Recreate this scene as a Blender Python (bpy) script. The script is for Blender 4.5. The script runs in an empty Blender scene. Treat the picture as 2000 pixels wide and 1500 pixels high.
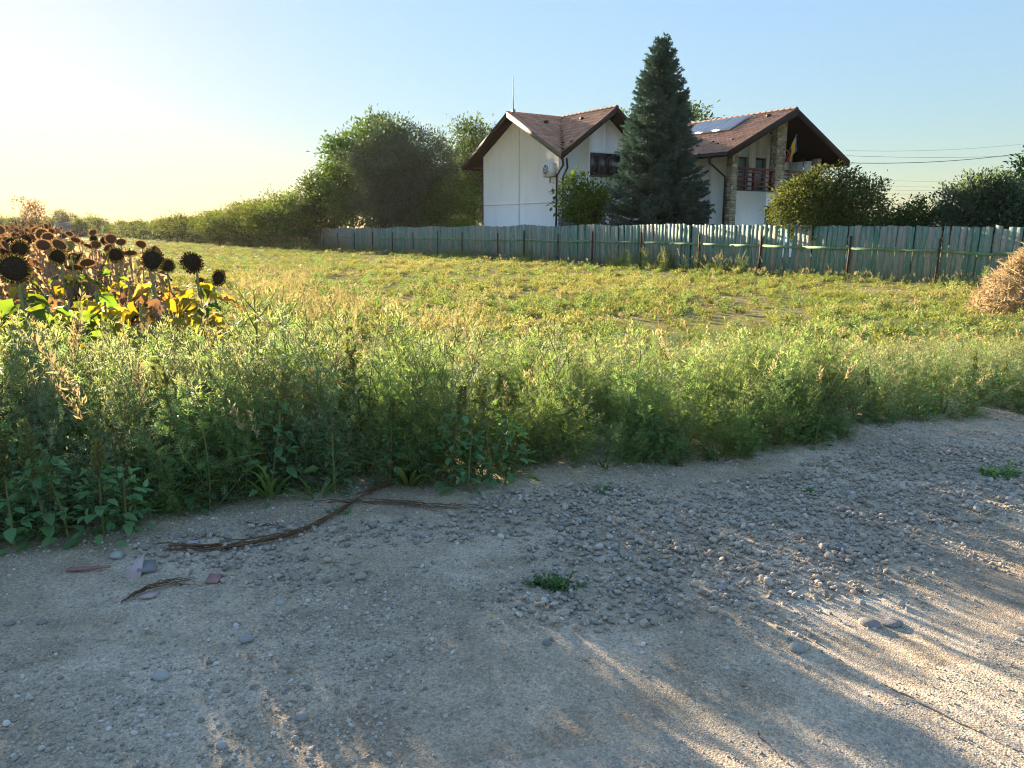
import bpy, math, random
import numpy as np
from mathutils import Vector, Matrix

# ------------------------------------------------------------------ camera, sky, sun, exposure
R = math.radians
rng = np.random.default_rng(7)
random.seed(7)
SC = bpy.context.scene
COL = SC.collection
CAM_H, PITCH, FPX = 1.5, R(11.45), 1502.0
cam_d = bpy.data.cameras.new('camera')
cam = bpy.data.objects.new('camera', cam_d)
COL.objects.link(cam)
cam.location = (0, 0, CAM_H)
cam.rotation_euler = (R(90) - PITCH, 0, 0)
cam_d.sensor_fit = 'HORIZONTAL'
cam_d.sensor_width = 36
cam_d.lens = 36 * FPX / 2000
cam_d.clip_start = 0.05
cam_d.clip_end = 4000
SC.camera = cam

SUN_AZ, SUN_EL = R(32.9), R(12.8)          # degrees left of the viewing direction, above the horizon
SV = Vector((-math.sin(SUN_AZ) * math.cos(SUN_EL), math.cos(SUN_AZ) * math.cos(SUN_EL), math.sin(SUN_EL)))
world = bpy.data.worlds.new('World')
SC.world = world
world.use_nodes = True
wn = world.node_tree
wn.nodes.clear()
sky = wn.nodes.new('ShaderNodeTexSky')
sky.sky_type = 'NISHITA'
sky.sun_disc = False
sky.sun_elevation = SUN_EL
sky.sun_rotation = -SUN_AZ
sky.altitude = 80
sky.air_density = 1.1
sky.dust_density = 0.22
sky.ozone_density = 2.7
bg = wn.nodes.new('ShaderNodeBackground')
bg.inputs['Strength'].default_value = 0.0565
wo = wn.nodes.new('ShaderNodeOutputWorld')
# scattered skylight is more even than the single-scattering model gives: soften its range, same in every direction
lum = wn.nodes.new('ShaderNodeRGBToBW'); pw = wn.nodes.new('ShaderNodeMath'); pw.operation = 'POWER'; pw.inputs[1].default_value = -0.62
vs = wn.nodes.new('ShaderNodeVectorMath'); vs.operation = 'SCALE'
wn.links.new(sky.outputs[0], lum.inputs[0]); wn.links.new(lum.outputs[0], pw.inputs[0])
wn.links.new(sky.outputs[0], vs.inputs[0]); wn.links.new(pw.outputs[0], vs.inputs['Scale'])
hs_ = wn.nodes.new('ShaderNodeHueSaturation'); hs_.inputs['Saturation'].default_value = 0.92
wn.links.new(vs.outputs[0], hs_.inputs['Color']); wn.links.new(hs_.outputs[0], bg.inputs[0])
wn.links.new(bg.outputs[0], wo.inputs[0])
sun_d = bpy.data.lights.new('sun', 'SUN')
sun_d.energy = 4.0
sun_d.angle = R(0.6)
sun_d.color = (1.0, 0.80, 0.56)
sun = bpy.data.objects.new('sun', sun_d)
COL.objects.link(sun)
sun.rotation_euler = SV.to_track_quat('Z', 'Y').to_euler()
sun.location = (0, 0, 30)

SC.view_settings.view_transform = 'Standard'
SC.view_settings.look = 'None'
SC.view_settings.gamma = 1
SC.view_settings.use_curve_mapping = False
SC.view_settings.exposure = 2.88
SC.render.engine = 'CYCLES'
SC.cycles.use_denoising = True
SC.cycles.denoising_prefilter = 'NONE'
SC.cycles.pixel_filter_type = 'BLACKMAN_HARRIS'
SC.cycles.filter_width = 1.1
SC.cycles.max_bounces = 8
SC.cycles.diffuse_bounces = 4
SC.cycles.transmission_bounces = 4
SC.cycles.transparent_max_bounces = 6
SC.cycles.sample_clamp_indirect = 6

# ------------------------------------------------------------------ helpers: places
SP, CP = math.sin(PITCH), math.cos(PITCH)
def gp(px, py, z=0.0):
    """ground (or height z) point seen at a pixel of the 2000x1500 photograph"""
    dx, dy = (px - 1000) / FPX, (750 - py) / FPX
    d = Vector((dx, CP + dy * SP, -SP + dy * CP))
    t = (z - CAM_H) / d.z
    return Vector((d.x * t, d.y * t, z))
def at(px, py, Y):
    """point at forward distance Y seen at a pixel"""
    dx, dy = (px - 1000) / FPX, (750 - py) / FPX
    d = Vector((dx, CP + dy * SP, -SP + dy * CP))
    t = Y / d.y
    return Vector((d.x * t, Y, CAM_H + d.z * t))

# ------------------------------------------------------------------ helpers: noise
def vnoise(x, y, seed=0):
    x = np.asarray(x, float); y = np.asarray(y, float)
    xi = np.floor(x).astype(np.int64); yi = np.floor(y).astype(np.int64)
    fx = x - xi; fy = y - yi
    fx = fx * fx * (3 - 2 * fx); fy = fy * fy * (3 - 2 * fy)
    def h(a, b):
        n = (a * 374761393 + b * 668265263 + seed * 974634777) & 0x7fffffff
        n = ((n ^ (n >> 13)) * 1274126177) & 0x7fffffff
        return ((n ^ (n >> 16)) & 0xffff) / 65535.0
    return (h(xi, yi) * (1 - fx) * (1 - fy) + h(xi + 1, yi) * fx * (1 - fy) + h(xi, yi + 1) * (1 - fx) * fy + h(xi + 1, yi + 1) * fx * fy)
def fbm(x, y, seed=0, o=4):
    s = 0; a = .5; f = 1
    for k in range(o):
        s = s + a * vnoise(np.asarray(x) * f, np.asarray(y) * f, seed + k); a *= .5; f *= 2.03
    return s / (1 - .5 ** o)
def smooth(a, b, x):
    t = np.clip((np.asarray(x) - a) / (b - a), 0, 1)
    return t * t * (3 - 2 * t)

# ------------------------------------------------------------------ helpers: materials
MATS = {}
def nmat(name):
    m = bpy.data.materials.new(name)
    m.use_nodes = True
    nt = m.node_tree
    nt.nodes.clear()
    out = nt.nodes.new('ShaderNodeOutputMaterial')
    MATS[name] = m
    return m, nt, out
def N(nt, kind, **kw):
    n = nt.nodes.new('ShaderNode' + kind)
    for k, v in kw.items():
        if k in n.inputs: n.inputs[k].default_value = v
        else: setattr(n, k, v)
    return n
def L(nt, a, b): nt.links.new(a, b)
def ramp(nt, fac, stops):
    r = nt.nodes.new('ShaderNodeValToRGB')
    e = r.color_ramp.elements
    while len(e) < len(stops): e.new(.5)
    for el, (p, c) in zip(e, stops):
        el.position = p; el.color = (*c, 1) if len(c) == 3 else c
    L(nt, fac, r.inputs[0])
    return r.outputs[0]
def mixc(nt, fac, a, b, mode='MIX'):
    m = nt.nodes.new('ShaderNodeMix'); m.data_type = 'RGBA'; m.blend_type = mode
    for sock, v in ((m.inputs['Factor'], fac), (m.inputs[6], a), (m.inputs[7], b)):
        if isinstance(v, (int, float)): sock.default_value = v
        elif isinstance(v, tuple): sock.default_value = (*v, 1) if len(v) == 3 else v
        else: L(nt, v, sock)
    return m.outputs[2]
def math_(nt, op, a, b=None):
    m = nt.nodes.new('ShaderNodeMath'); m.operation = op
    for s, v in zip(m.inputs, (a, b)):
        if v is None: continue
        if isinstance(v, (int, float)): s.default_value = v
        else: L(nt, v, s)
    return m.outputs[0]
def coords(nt, scale=(1, 1, 1), kind='Object'):
    tc = nt.nodes.new('ShaderNodeTexCoord'); mp = nt.nodes.new('ShaderNodeMapping')
    mp.inputs['Scale'].default_value = scale
    L(nt, tc.outputs[kind], mp.inputs[0])
    return mp.outputs[0]
def noise(nt, vec, scale, detail=4, rough=.6):
    n = N(nt, 'TexNoise', Scale=scale, Detail=detail, Roughness=rough)
    L(nt, vec, n.inputs['Vector'])
    return n.outputs['Fac']

def mat_solid(name, c, rough=.6, metal=0, var=.12, scale=6, bump=0, bscale=40, spec=.4):
    m, nt, out = nmat(name)
    p = N(nt, 'BsdfPrincipled', Roughness=rough, Metallic=metal)
    p.inputs['Specular IOR Level'].default_value = spec
    v = coords(nt)
    f = noise(nt, v, scale)
    L(nt, ramp(nt, f, [(.3, tuple(x * (1 - var) for x in c)), (.7, tuple(min(1, x * (1 + var)) for x in c))]), p.inputs['Base Color'])
    if bump:
        b = N(nt, 'Bump', Strength=bump, Distance=.02)
        L(nt, noise(nt, v, bscale), b.inputs['Height']); L(nt, b.outputs[0], p.inputs['Normal'])
    L(nt, p.outputs[0], out.inputs[0])
    return m

def mat_leaf(name, c1, c2, tr=.45, trc=None, rough=.55, dry=None, inst=False, objvar=.25):
    """thin leaves: reflects and lets light through; per-leaf variation from the face attribute rnd"""
    m, nt, out = nmat(name)
    a = N(nt, 'Attribute', attribute_name='rnd')
    col = ramp(nt, a.outputs['Fac'], [(0, c1), (1, c2)])
    oi = N(nt, 'ObjectInfo')
    val = math_(nt, 'ADD', math_(nt, 'MULTIPLY', oi.outputs['Random'], 2 * objvar), 1 - objvar)
    hs = N(nt, 'HueSaturation')
    L(nt, val, hs.inputs['Value']); L(nt, col, hs.inputs['Color'])
    L(nt, math_(nt, 'ADD', math_(nt, 'MULTIPLY', oi.outputs['Random'], .03), .485), hs.inputs['Hue'])
    col = hs.outputs[0]
    if dry:
        t = N(nt, 'Attribute', attribute_name='tint', attribute_type='INSTANCER')
        col = mixc(nt, t.outputs['Fac'], col, dry)
    p = N(nt, 'BsdfPrincipled', Roughness=rough)
    p.inputs['Specular IOR Level'].default_value = .06
    L(nt, col, p.inputs['Base Color'])
    t = N(nt, 'BsdfTranslucent')
    tcol = mixc(nt, 1.0, col, trc or (1.9, 1.8, .8), 'MULTIPLY')
    L(nt, tcol, t.inputs[0])
    mx = N(nt, 'MixShader'); mx.inputs[0].default_value = tr
    L(nt, p.outputs[0], mx.inputs[1]); L(nt, t.outputs[0], mx.inputs[2])
    L(nt, mx.outputs[0], out.inputs[0])
    return m

# ------------------------------------------------------------------ helpers: meshes
def unit(a): return a / np.maximum(np.linalg.norm(a, axis=-1, keepdims=True), 1e-9)
class MB:
    """collects vertices and faces; build() links them as ONE mesh object"""
    def __init__(s): s.v = []; s.f = []; s.n = 0
    def add(s, V, F, m=0, rnd=None):
        V = np.asarray(V, float).reshape(-1, 3)
        for G in ([F] if isinstance(F, np.ndarray) else group_faces(F)):
            r = np.full(len(G), random.random()) if rnd is None else (np.full(len(G), rnd) if np.isscalar(rnd) else rnd)
            s.f.append((np.asarray(G) + s.n, m, r))
        s.v.append(V); s.n += len(V)
        return s
    def place(s, T, F, P, D, Nn, S, m=0, rnd=None):
        """copies of a template (x along D, z along Nn) at points P"""
        P = np.asarray(P, float); n = len(P)
        if n == 0: return s
        x = unit(np.asarray(D, float)); y = unit(np.cross(Nn, x)); z = np.cross(x, y)
        S = np.broadcast_to(np.asarray(S, float), (n,))
        V = P[:, None] + S[:, None, None] * (T[None, :, 0:1] * x[:, None] + T[None, :, 1:2] * y[:, None] + T[None, :, 2:3] * z[:, None])
        G = (F[None] + (np.arange(n) * len(T))[:, None, None]).reshape(-1, F.shape[1])
        r = np.repeat(rng.random(n) if rnd is None else np.broadcast_to(rnd, (n,)), len(F))
        s.f.append((G + s.n, m, r)); s.v.append(V.reshape(-1, 3)); s.n += n * len(T)
        return s
    def box(s, lo, hi, m=0, rnd=None, M=None):
        x0, y0, z0 = lo; x1, y1, z1 = hi
        V = np.array([(x0,y0,z0),(x1,y0,z0),(x1,y1,z0),(x0,y1,z0),(x0,y0,z1),(x1,y0,z1),(x1,y1,z1),(x0,y1,z1)], float)
        if M is not None: V = np.array([M @ Vector(p) for p in V])
        return s.add(V, np.array([(0,3,2,1),(4,5,6,7),(0,1,5,4),(1,2,6,5),(2,3,7,6),(3,0,4,7)]), m, rnd)
    def bar(s, a, b, w, h, m=0, up=(0, 0, 1)):
        a = Vector(a); b = Vector(b); d = (b - a); l = d.length; d.normalize()
        y = Vector(up).cross(d); y.normalize(); z = d.cross(y)
        M = Matrix((d, y, z)).transposed().to_4x4(); M.translation = a
        return s.box((0, -w / 2, -h / 2), (l, w / 2, h / 2), m, None, M)
    def tube(s, pts, rad, k=6, m=0, cap=True, rnd=None):
        P = np.asarray([tuple(p) for p in pts], float); n = len(P)
        rad = np.broadcast_to(np.asarray(rad, float), (n,))
        T = np.gradient(P, axis=0); T = unit(T)
        ref = np.where(np.abs(T[:, 2:3]) > .9, np.array([[1., 0, 0]]), np.array([[0, 0, 1.]]))
        ref = np.broadcast_to(ref[0], P.shape)
        a = unit(np.cross(ref, T)); b = np.cross(T, a)
        th = np.arange(k) * 2 * math.pi / k
        V = P[:, None] + rad[:, None, None] * (np.cos(th)[None, :, None] * a[:, None] + np.sin(th)[None, :, None] * b[:, None])
        F = [(i * k + j, i * k + (j + 1) % k, (i + 1) * k + (j + 1) % k, (i + 1) * k + j) for i in range(n - 1) for j in range(k)]
        s.add(V, np.array(F), m, rnd)
        if cap and k >= 3:
            base = s.n - n * k
            s.f.append((np.array([[base + j for j in range(k)][::-1], [base + (n - 1) * k + j for j in range(k)]]), m, np.full(2, .5)))
        return s
    def quad(s, *p, m=0): return s.add(np.array(p, float), np.array([list(range(len(p)))]), m)
    def mesh(s, name, mats, smooth=False):
        me = bpy.data.meshes.new(name)
        V = np.concatenate(s.v) if s.v else np.zeros((0, 3))
        me.vertices.add(len(V)); me.vertices.foreach_set('co', V.astype(np.float32).ravel())
        loops = np.concatenate([g.ravel() for g, _, _ in s.f]); cnt = np.concatenate([np.full(len(g), g.shape[1]) for g, _, _ in s.f])
        me.loops.add(len(loops)); me.loops.foreach_set('vertex_index', loops.astype(np.int32))
        me.polygons.add(len(cnt))
        me.polygons.foreach_set('loop_start', np.concatenate([[0], np.cumsum(cnt)[:-1]]).astype(np.int32))
        me.polygons.foreach_set('material_index', np.concatenate([np.full(len(g), m) for g, m, _ in s.f]).astype(np.int32))
        if smooth: me.polygons.foreach_set('use_smooth', np.ones(len(cnt), bool))
        at_ = me.attributes.new('rnd', 'FLOAT', 'FACE')
        at_.data.foreach_set('value', np.concatenate([r for _, _, r in s.f]).astype(np.float32))
        for m in (mats if isinstance(mats, (list, tuple)) else [mats]): me.materials.append(m)
        me.update(calc_edges=True); me.validate()
        return me
    def build(s, name, mats, parent=None, smooth=False, loc=None, **tags):
        return link(name, s.mesh(name, mats, smooth), parent, loc, **tags)
def group_faces(F):
    d = {}
    for f in F: d.setdefault(len(f), []).append(f)
    return [np.array(x) for x in d.values()]
def link(name, me, parent=None, loc=None, **tags):
    o = bpy.data.objects.new(name, me); COL.objects.link(o)
    if parent is not None: o.parent = parent
    if loc is not None: o.location = loc
    return tag(o, **tags)
def tag(o, label=None, cat=None, group=None, kind=None):
    if label: o['label'] = label
    if cat: o['category'] = cat
    if group: o['group'] = group
    if kind: o['kind'] = kind
    return o
def empty(name, loc, rz=0, **tags):
    o = bpy.data.objects.new(name, None); COL.objects.link(o)
    o.location = loc; o.rotation_euler = (0, 0, rz); o.empty_display_size = .3
    return tag(o, **tags)
def copy_tree(o, parent=None):
    c = o.copy(); COL.objects.link(c); c.parent = parent
    for ch in list(o.children): copy_tree(ch, c)
    return c

def scatter(name, P, rot, scl, idx, meshes, label, cat, tint=None, parent=None):
    """one object of stuff: copies of the source meshes on points"""
    me = bpy.data.meshes.new(name)
    n = len(P)
    me.vertices.add(n); me.vertices.foreach_set('co', np.asarray(P, np.float32).ravel())
    scl = np.asarray(scl, float)
    if scl.ndim == 1: scl = np.repeat(scl[:, None], 3, 1)
    for nm, ty, dat in (('rot', 'FLOAT_VECTOR', rot), ('scl', 'FLOAT_VECTOR', scl)):
        a = me.attributes.new(nm, ty, 'POINT'); a.data.foreach_set('vector', np.asarray(dat, np.float32).ravel())
    a = me.attributes.new('pick', 'INT', 'POINT'); a.data.foreach_set('value', np.asarray(idx, np.int32))
    a = me.attributes.new('tint', 'FLOAT', 'POINT'); a.data.foreach_set('value', np.asarray(np.zeros(n) if tint is None else tint, np.float32))
    o = link(name, me, parent, None, label=label, cat=cat, kind='stuff')
    g = bpy.data.node_groups.new(name, 'GeometryNodeTree')
    g.interface.new_socket('Geometry', in_out='INPUT', socket_type='NodeSocketGeometry')
    g.interface.new_socket('Geometry', in_out='OUTPUT', socket_type='NodeSocketGeometry')
    gi = g.nodes.new('NodeGroupInput'); go = g.nodes.new('NodeGroupOutput')
    ip = g.nodes.new('GeometryNodeInstanceOnPoints'); ip.inputs['Pick Instance'].default_value = True
    gti = g.nodes.new('GeometryNodeGeometryToInstance')
    for m in reversed(meshes):
        src = bpy.data.objects.new(m.name + '_source', m)
        oi = g.nodes.new('GeometryNodeObjectInfo'); oi.inputs['Object'].default_value = src
        g.links.new(oi.outputs['Geometry'], gti.inputs[0])
    g.links.new(gi.outputs[0], ip.inputs['Points']); g.links.new(gti.outputs[0], ip.inputs['Instance'])
    for nm, ty, sock in (('rot', 'FLOAT_VECTOR', 'Rotation'), ('scl', 'FLOAT_VECTOR', 'Scale'), ('pick', 'INT', 'Instance Index')):
        na = g.nodes.new('GeometryNodeInputNamedAttribute'); na.data_type = ty; na.inputs['Name'].default_value = nm
        g.links.new(na.outputs[0], ip.inputs[sock])
    g.links.new(ip.outputs[0], go.inputs[0])
    md = o.modifiers.new('scatter', 'NODES'); md.node_group = g
    return o

# ------------------------------------------------------------------ leaf templates (x along, y across, z up)
DIAM = np.array([(0,0,0),(.5,.22,.06),(1,0,-.05),(.5,-.22,.06)], float); DIAM_F = np.array([(0,3,2,1)])
BROAD = np.array([(0,0,0),(.28,.23,.07),(.68,.17,.03),(1,0,-.1),(.68,-.17,.03),(.28,-.23,.07)], float)
BROAD_F = np.array([(0,3,2,1),(0,5,4,3)])
# a feathery leaf: a narrow blade with side lobes, each one thin quad
def feather_template():
    V = []; F = []
    def blade(a, b, w):
        a = np.array(a); b = np.array(b); d = b - a; side = np.array((-d[1], d[0], 0)); side = side / np.linalg.norm(side) * w
        k = len(V); V.extend([a, a + d * .45 + side, b, a + d * .45 - side]); F.append((k, k + 3, k + 2, k + 1))
    blade((0,0,0), (1,0,-.12), .045)
    for x, l in ((.25,.26),(.45,.34),(.65,.28),(.82,.18)):
        for sg in (1, -1): blade((x,0,-.02*x), (x + l*.62, sg*l*.9, .03 - .1*x), .038)
    return np.array(V, float), np.array(F)
FEATH, FEATH_F = feather_template()
def blade_template(n=5, droop=.55):
    V = []; F = []
    for i in range(n + 1):
        t = i / n; w = .022 * (1 - t ** 1.6) * (1 if i else .7)
        c = (math.sin(t * droop * 1.7) / (droop * 1.7), (1 - math.cos(t * droop * 1.7)) / (droop * 1.7))
        V += [(c[0], w, -c[1] + .006), (c[0], -w, -c[1] + .006)]
        if i: k = 2 * i; F.append((k - 2, k - 1, k + 1, k))
    return np.array(V, float), np.array(F)
BLADE, BLADE_F = blade_template()

# ------------------------------------------------------------------ materials
UX, UY = .556, -.831                      # direction of the wooden fence, towards the viewer
FROT = math.atan2(UY, UX)
F0 = Vector((11.7, 21.0, 0))
def fu(u, v, z=0): return Vector((F0.x + UX * u - UY * v, F0.y + UY * u + UX * v, z))
RD = Vector((.931, .365, 0))              # direction of the road; EDGE is a point on the weed edge
RN = Vector((-.365, .931, 0))             # away from the road, into the field
EDGE = gp(1100, 930)
def road_xy(x, y):
    """along the road, and into the field from the weed edge"""
    dx, dy = x - EDGE.x, y - EDGE.y
    return dx * RD.x + dy * RD.y, dx * RN.x + dy * RN.y

ROAD_B0 = EDGE.dot(RN) + road_xy(*gp(1300, 1350).xy)[1]
def mat_soil():
    m, nt, out = nmat('field_soil')
    v = coords(nt)
    p = N(nt, 'BsdfPrincipled', Roughness=1.0); p.inputs['Specular IOR Level'].default_value = 0.0
    f1 = noise(nt, v, .35, 6); f2 = noise(nt, v, 7, 8, .7)
    c = ramp(nt, f2, [(.3, (.13, .1, .06)), (.5, (.24, .2, .12)), (.72, (.36, .31, .18))])
    c2 = ramp(nt, f2, [(.3, (.1, .12, .035)), (.7, (.2, .22, .07))])
    L(nt, mixc(nt, ramp(nt, f1, [(.4, (0, 0, 0)), (.62, (1, 1, 1))]), c, c2), p.inputs['Base Color'])
    b = N(nt, 'Bump', Strength=.8, Distance=.06); L(nt, f2, b.inputs['Height']); L(nt, b.outputs[0], p.inputs['Normal'])
    L(nt, p.outputs[0], out.inputs[0]); return m
def mat_dirt():
    m, nt, out = nmat('gravel_dirt')
    v = coords(nt)
    p = N(nt, 'BsdfPrincipled', Roughness=.92); p.inputs['Specular IOR Level'].default_value = .2
    big = noise(nt, v, 1.1, 7, .62); mid = noise(nt, v, 6, 6, .7); fine = noise(nt, v, 60, 5, .75)
    vo = N(nt, 'TexVoronoi', Scale=170.0); L(nt, v, vo.inputs['Vector'])
    c = ramp(nt, big, [(.34, (.43, .345, .25)), (.5, (.55, .455, .335)), (.66, (.7, .6, .47))])
    c = mixc(nt, .75, c, ramp(nt, mid, [(.3, (.62, .6, .57)), (.55, (1, 1, 1)), (.75, (1.18, 1.15, 1.08))]), 'MULTIPLY')
    c = mixc(nt, .9, c, ramp(nt, fine, [(.32, (.62, .61, .6)), (.5, (1, 1, 1)), (.68, (1.28, 1.27, 1.25))]), 'MULTIPLY')
    c = mixc(nt, .75, c, ramp(nt, vo.outputs['Color'], [(.2, (.7, .7, .7)), (.6, (1.05, 1.03, 1)), (.95, (1.35, 1.33, 1.3))]), 'MULTIPLY')
    L(nt, c, p.inputs['Base Color'])
    h = math_(nt, 'ADD', math_(nt, 'MULTIPLY', fine, 1.0), math_(nt, 'MULTIPLY', vo.outputs['Distance'], -.35))
    h = math_(nt, 'ADD', h, math_(nt, 'MULTIPLY', mid, 1.5))
    b = N(nt, 'Bump', Strength=.8, Distance=.012); L(nt, h, b.inputs['Height']); L(nt, b.outputs[0], p.inputs['Normal'])
    L(nt, p.outputs[0], out.inputs[0]); return m
def mat_asphalt():
    m, nt, out = nmat('worn_asphalt')
    v = coords(nt)
    p = N(nt, 'BsdfPrincipled', Roughness=.88); p.inputs['Specular IOR Level'].default_value = .25
    vo = N(nt, 'TexVoronoi', Scale=125.0); L(nt, v, vo.inputs['Vector'])
    fine = noise(nt, v, 160, 4, .7); big = noise(nt, v, 1.3, 5)
    c = ramp(nt, big, [(.35, (.46, .385, .29)), (.65, (.56, .475, .365))])
    c = mixc(nt, .85, c, ramp(nt, vo.outputs['Color'], [(.15, (.62, .62, .62)), (.55, (1, 1, 1)), (.95, (1.35, 1.32, 1.26))]), 'MULTIPLY')
    dp = N(nt, 'VectorMath', operation='DOT_PRODUCT'); dp.inputs[1].default_value = (-.365, .931, 0); L(nt, v, dp.inputs[0])
    edge = math_(nt, 'SUBTRACT', dp.outputs['Value'], ROAD_B0)          # 0 at the edge, negative on the road
    dust = math_(nt, 'ADD', edge, math_(nt, 'MULTIPLY', noise(nt, v, 3.5, 6, .7), .9))
    c = mixc(nt, ramp(nt, dust, [(.12, (0, 0, 0)), (.45, (.85, .85, .85))]), c, mixc(nt, noise(nt, v, 9, 5), (.44, .36, .26), (.58, .49, .375)))
    L(nt, c, p.inputs['Base Color'])
    h = math_(nt, 'ADD', math_(nt, 'MULTIPLY', vo.outputs['Distance'], -.9), math_(nt, 'MULTIPLY', fine, 1.3))
    b = N(nt, 'Bump', Strength=.65, Distance=.008); L(nt, h, b.inputs['Height']); L(nt, b.outputs[0], p.inputs['Normal'])
    L(nt, p.outputs[0], out.inputs[0]); return m
def mat_stone(name, stops, bump=.4):
    m, nt, out = nmat(name)
    oi = N(nt, 'ObjectInfo'); v = coords(nt)
    p = N(nt, 'BsdfPrincipled', Roughness=.8); p.inputs['Specular IOR Level'].default_value = .3
    c = ramp(nt, oi.outputs['Random'], stops)
    f = noise(nt, v, 3.0, 5)
    c = mixc(nt, .8, c, ramp(nt, f, [(.3, (.75, .75, .75)), (.7, (1.15, 1.15, 1.15))]), 'MULTIPLY')
    L(nt, c, p.inputs['Base Color'])
    b = N(nt, 'Bump', Strength=bump, Distance=.05); L(nt, f, b.inputs['Height']); L(nt, b.outputs[0], p.inputs['Normal'])
    L(nt, p.outputs[0], out.inputs[0]); return m
def mat_plank():
    """peeling green paint over grey wood; every plank has its own share of paint"""
    m, nt, out = nmat('peeling_green_plank')
    oi = N(nt, 'ObjectInfo')
    tc = N(nt, 'TexCoord'); mp = N(nt, 'Mapping'); mp.inputs['Scale'].default_value = (9, 9, 2.6)
    L(nt, tc.outputs['Object'], mp.inputs[0])
    off = N(nt, 'CombineXYZ'); L(nt, math_(nt, 'MULTIPLY', oi.outputs['Random'], 90.0), off.inputs[2]); L(nt, math_(nt, 'MULTIPLY', oi.outputs['Random'], 31.0), off.inputs[0])
    L(nt, off.outputs[0], mp.inputs['Location'])
    peel = noise(nt, mp.outputs[0], 2.2, 7, .68)
    mp2 = N(nt, 'Mapping'); mp2.inputs['Scale'].default_value = (30, 30, 1.2); L(nt, tc.outputs['Object'], mp2.inputs[0]); L(nt, off.outputs[0], mp2.inputs['Location'])
    grain = noise(nt, mp2.outputs[0], 2.0, 6, .6)
    rr = math_(nt, 'FRACT', math_(nt, 'MULTIPLY', oi.outputs['Random'], 17.31))
    wood = ramp(nt, grain, [(.3, (.16, .15, .13)), (.55, (.31, .295, .26)), (.75, (.46, .43, .375))])
    paint = ramp(nt, grain, [(.25, (.045, .14, .112)), (.6, (.095, .24, .192)), (.85, (.21, .34, .285))])
    paint = mixc(nt, ramp(nt, rr, [(0, (0, 0, 0)), (1, (.55, .55, .55))]), paint, (.24, .31, .28))
    th = math_(nt, 'ADD', peel, math_(nt, 'MULTIPLY', math_(nt, 'SUBTRACT', math_(nt, 'POWER', rr, 4.0), .3), .2))
    L0 = ramp(nt, th, [(.42, (0, 0, 0)), (.56, (.9, .9, .9))])
    p = N(nt, 'BsdfPrincipled', Roughness=.8); p.inputs['Specular IOR Level'].default_value = .2
    L(nt, mixc(nt, L0, paint, wood), p.inputs['Base Color'])
    b = N(nt, 'Bump', Strength=.35, Distance=.01); L(nt, math_(nt, 'ADD', grain, math_(nt, 'MULTIPLY', L0, -.3)), b.inputs['Height']); L(nt, b.outputs[0], p.inputs['Normal'])
    L(nt, p.outputs[0], out.inputs[0]); return m
def mat_tile():
    m, nt, out = nmat('roof_tile_clay')
    a = N(nt, 'Attribute', attribute_name='rnd'); v = coords(nt)
    c = ramp(nt, a.outputs['Fac'], [(0, (.40, .215, .145)), (.5, (.51, .285, .195)), (1, (.62, .37, .26))])
    c = mixc(nt, .6, c, ramp(nt, noise(nt, v, 1.1, 6), [(.3, (.72, .72, .72)), (.7, (1.1, 1.1, 1.1))]), 'MULTIPLY')
    p = N(nt, 'BsdfPrincipled', Roughness=.75); L(nt, c, p.inputs['Base Color'])
    L(nt, p.outputs[0], out.inputs[0]); return m
def mat_render(name, c):
    """house render: faint stains and a fine grain"""
    m, nt, out = nmat(name)
    tc = N(nt, 'TexCoord'); mp = N(nt, 'Mapping'); mp.inputs['Scale'].default_value = (1.2, 1.2, .28); L(nt, tc.outputs['Object'], mp.inputs[0])
    f = noise(nt, mp.outputs[0], 2.2, 7, .65)
    cc = mixc(nt, 1.0, c, ramp(nt, f, [(.25, (.92, .915, .905)), (.5, (1, 1, 1)), (.75, (1.03, 1.03, 1.03))]), 'MULTIPLY')
    p = N(nt, 'BsdfPrincipled', Roughness=.9); p.inputs['Specular IOR Level'].default_value = .2; L(nt, cc, p.inputs['Base Color'])
    b = N(nt, 'Bump', Strength=.25, Distance=.01); L(nt, noise(nt, tc.outputs['Object'], 45, 4), b.inputs['Height']); L(nt, b.outputs[0], p.inputs['Normal'])
    L(nt, p.outputs[0], out.inputs[0]); return m
def mat_glass(name, c=(.02, .025, .03)):
    m, nt, out = nmat(name)
    p = N(nt, 'BsdfPrincipled', Roughness=.06); p.inputs['Specular IOR Level'].default_value = .8
    v = coords(nt); L(nt, ramp(nt, noise(nt, v, 1.5, 3), [(.3, c), (.7, tuple(x * 1.8 for x in c))]), p.inputs['Base Color'])
    b = N(nt, 'Bump', Strength=.03, Distance=.02); L(nt, noise(nt, v, 2.0, 2), b.inputs['Height']); L(nt, b.outputs[0], p.inputs['Normal'])
    L(nt, p.outputs[0], out.inputs[0]); return m
def mat_bark(name, c=(.09, .07, .05)): return mat_solid(name, c, .9, 0, .35, 9, .8, 18, .15)

M_SOIL, M_DIRT, M_ASPH = mat_soil(), mat_dirt(), mat_asphalt()
M_PLANK, M_TILE = mat_plank(), mat_tile()
M_WALL = mat_render('white_render', (.88, .87, .85)); M_PLINTH = mat_solid('grey_plinth', (.2, .19, .18), .9)
M_CREAM = mat_render('cream_render', (.72, .68, .6))
M_BROWN = mat_solid('brown_fascia', (.035, .022, .018), .7, 0, .2, spec=.15)
M_FASCIA_L = mat_solid('sunlit_fascia', (.16, .12, .085), .6, 0, .25)  # sunlight on the right rake, painted in as a lighter tan fascia
M_SOFFIT = mat_solid('dark_soffit', (.022, .014, .012), .95, 0, .2, spec=.03)
M_GUTTER = mat_solid('brown_gutter', (.04, .022, .018), .4, .1, .1)
M_RAIL = mat_solid('red_brown_rail', (.115, .022, .018), .45, 0, .2)
M_FRAME = mat_solid('dark_window_frame', (.03, .024, .02), .5)
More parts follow.
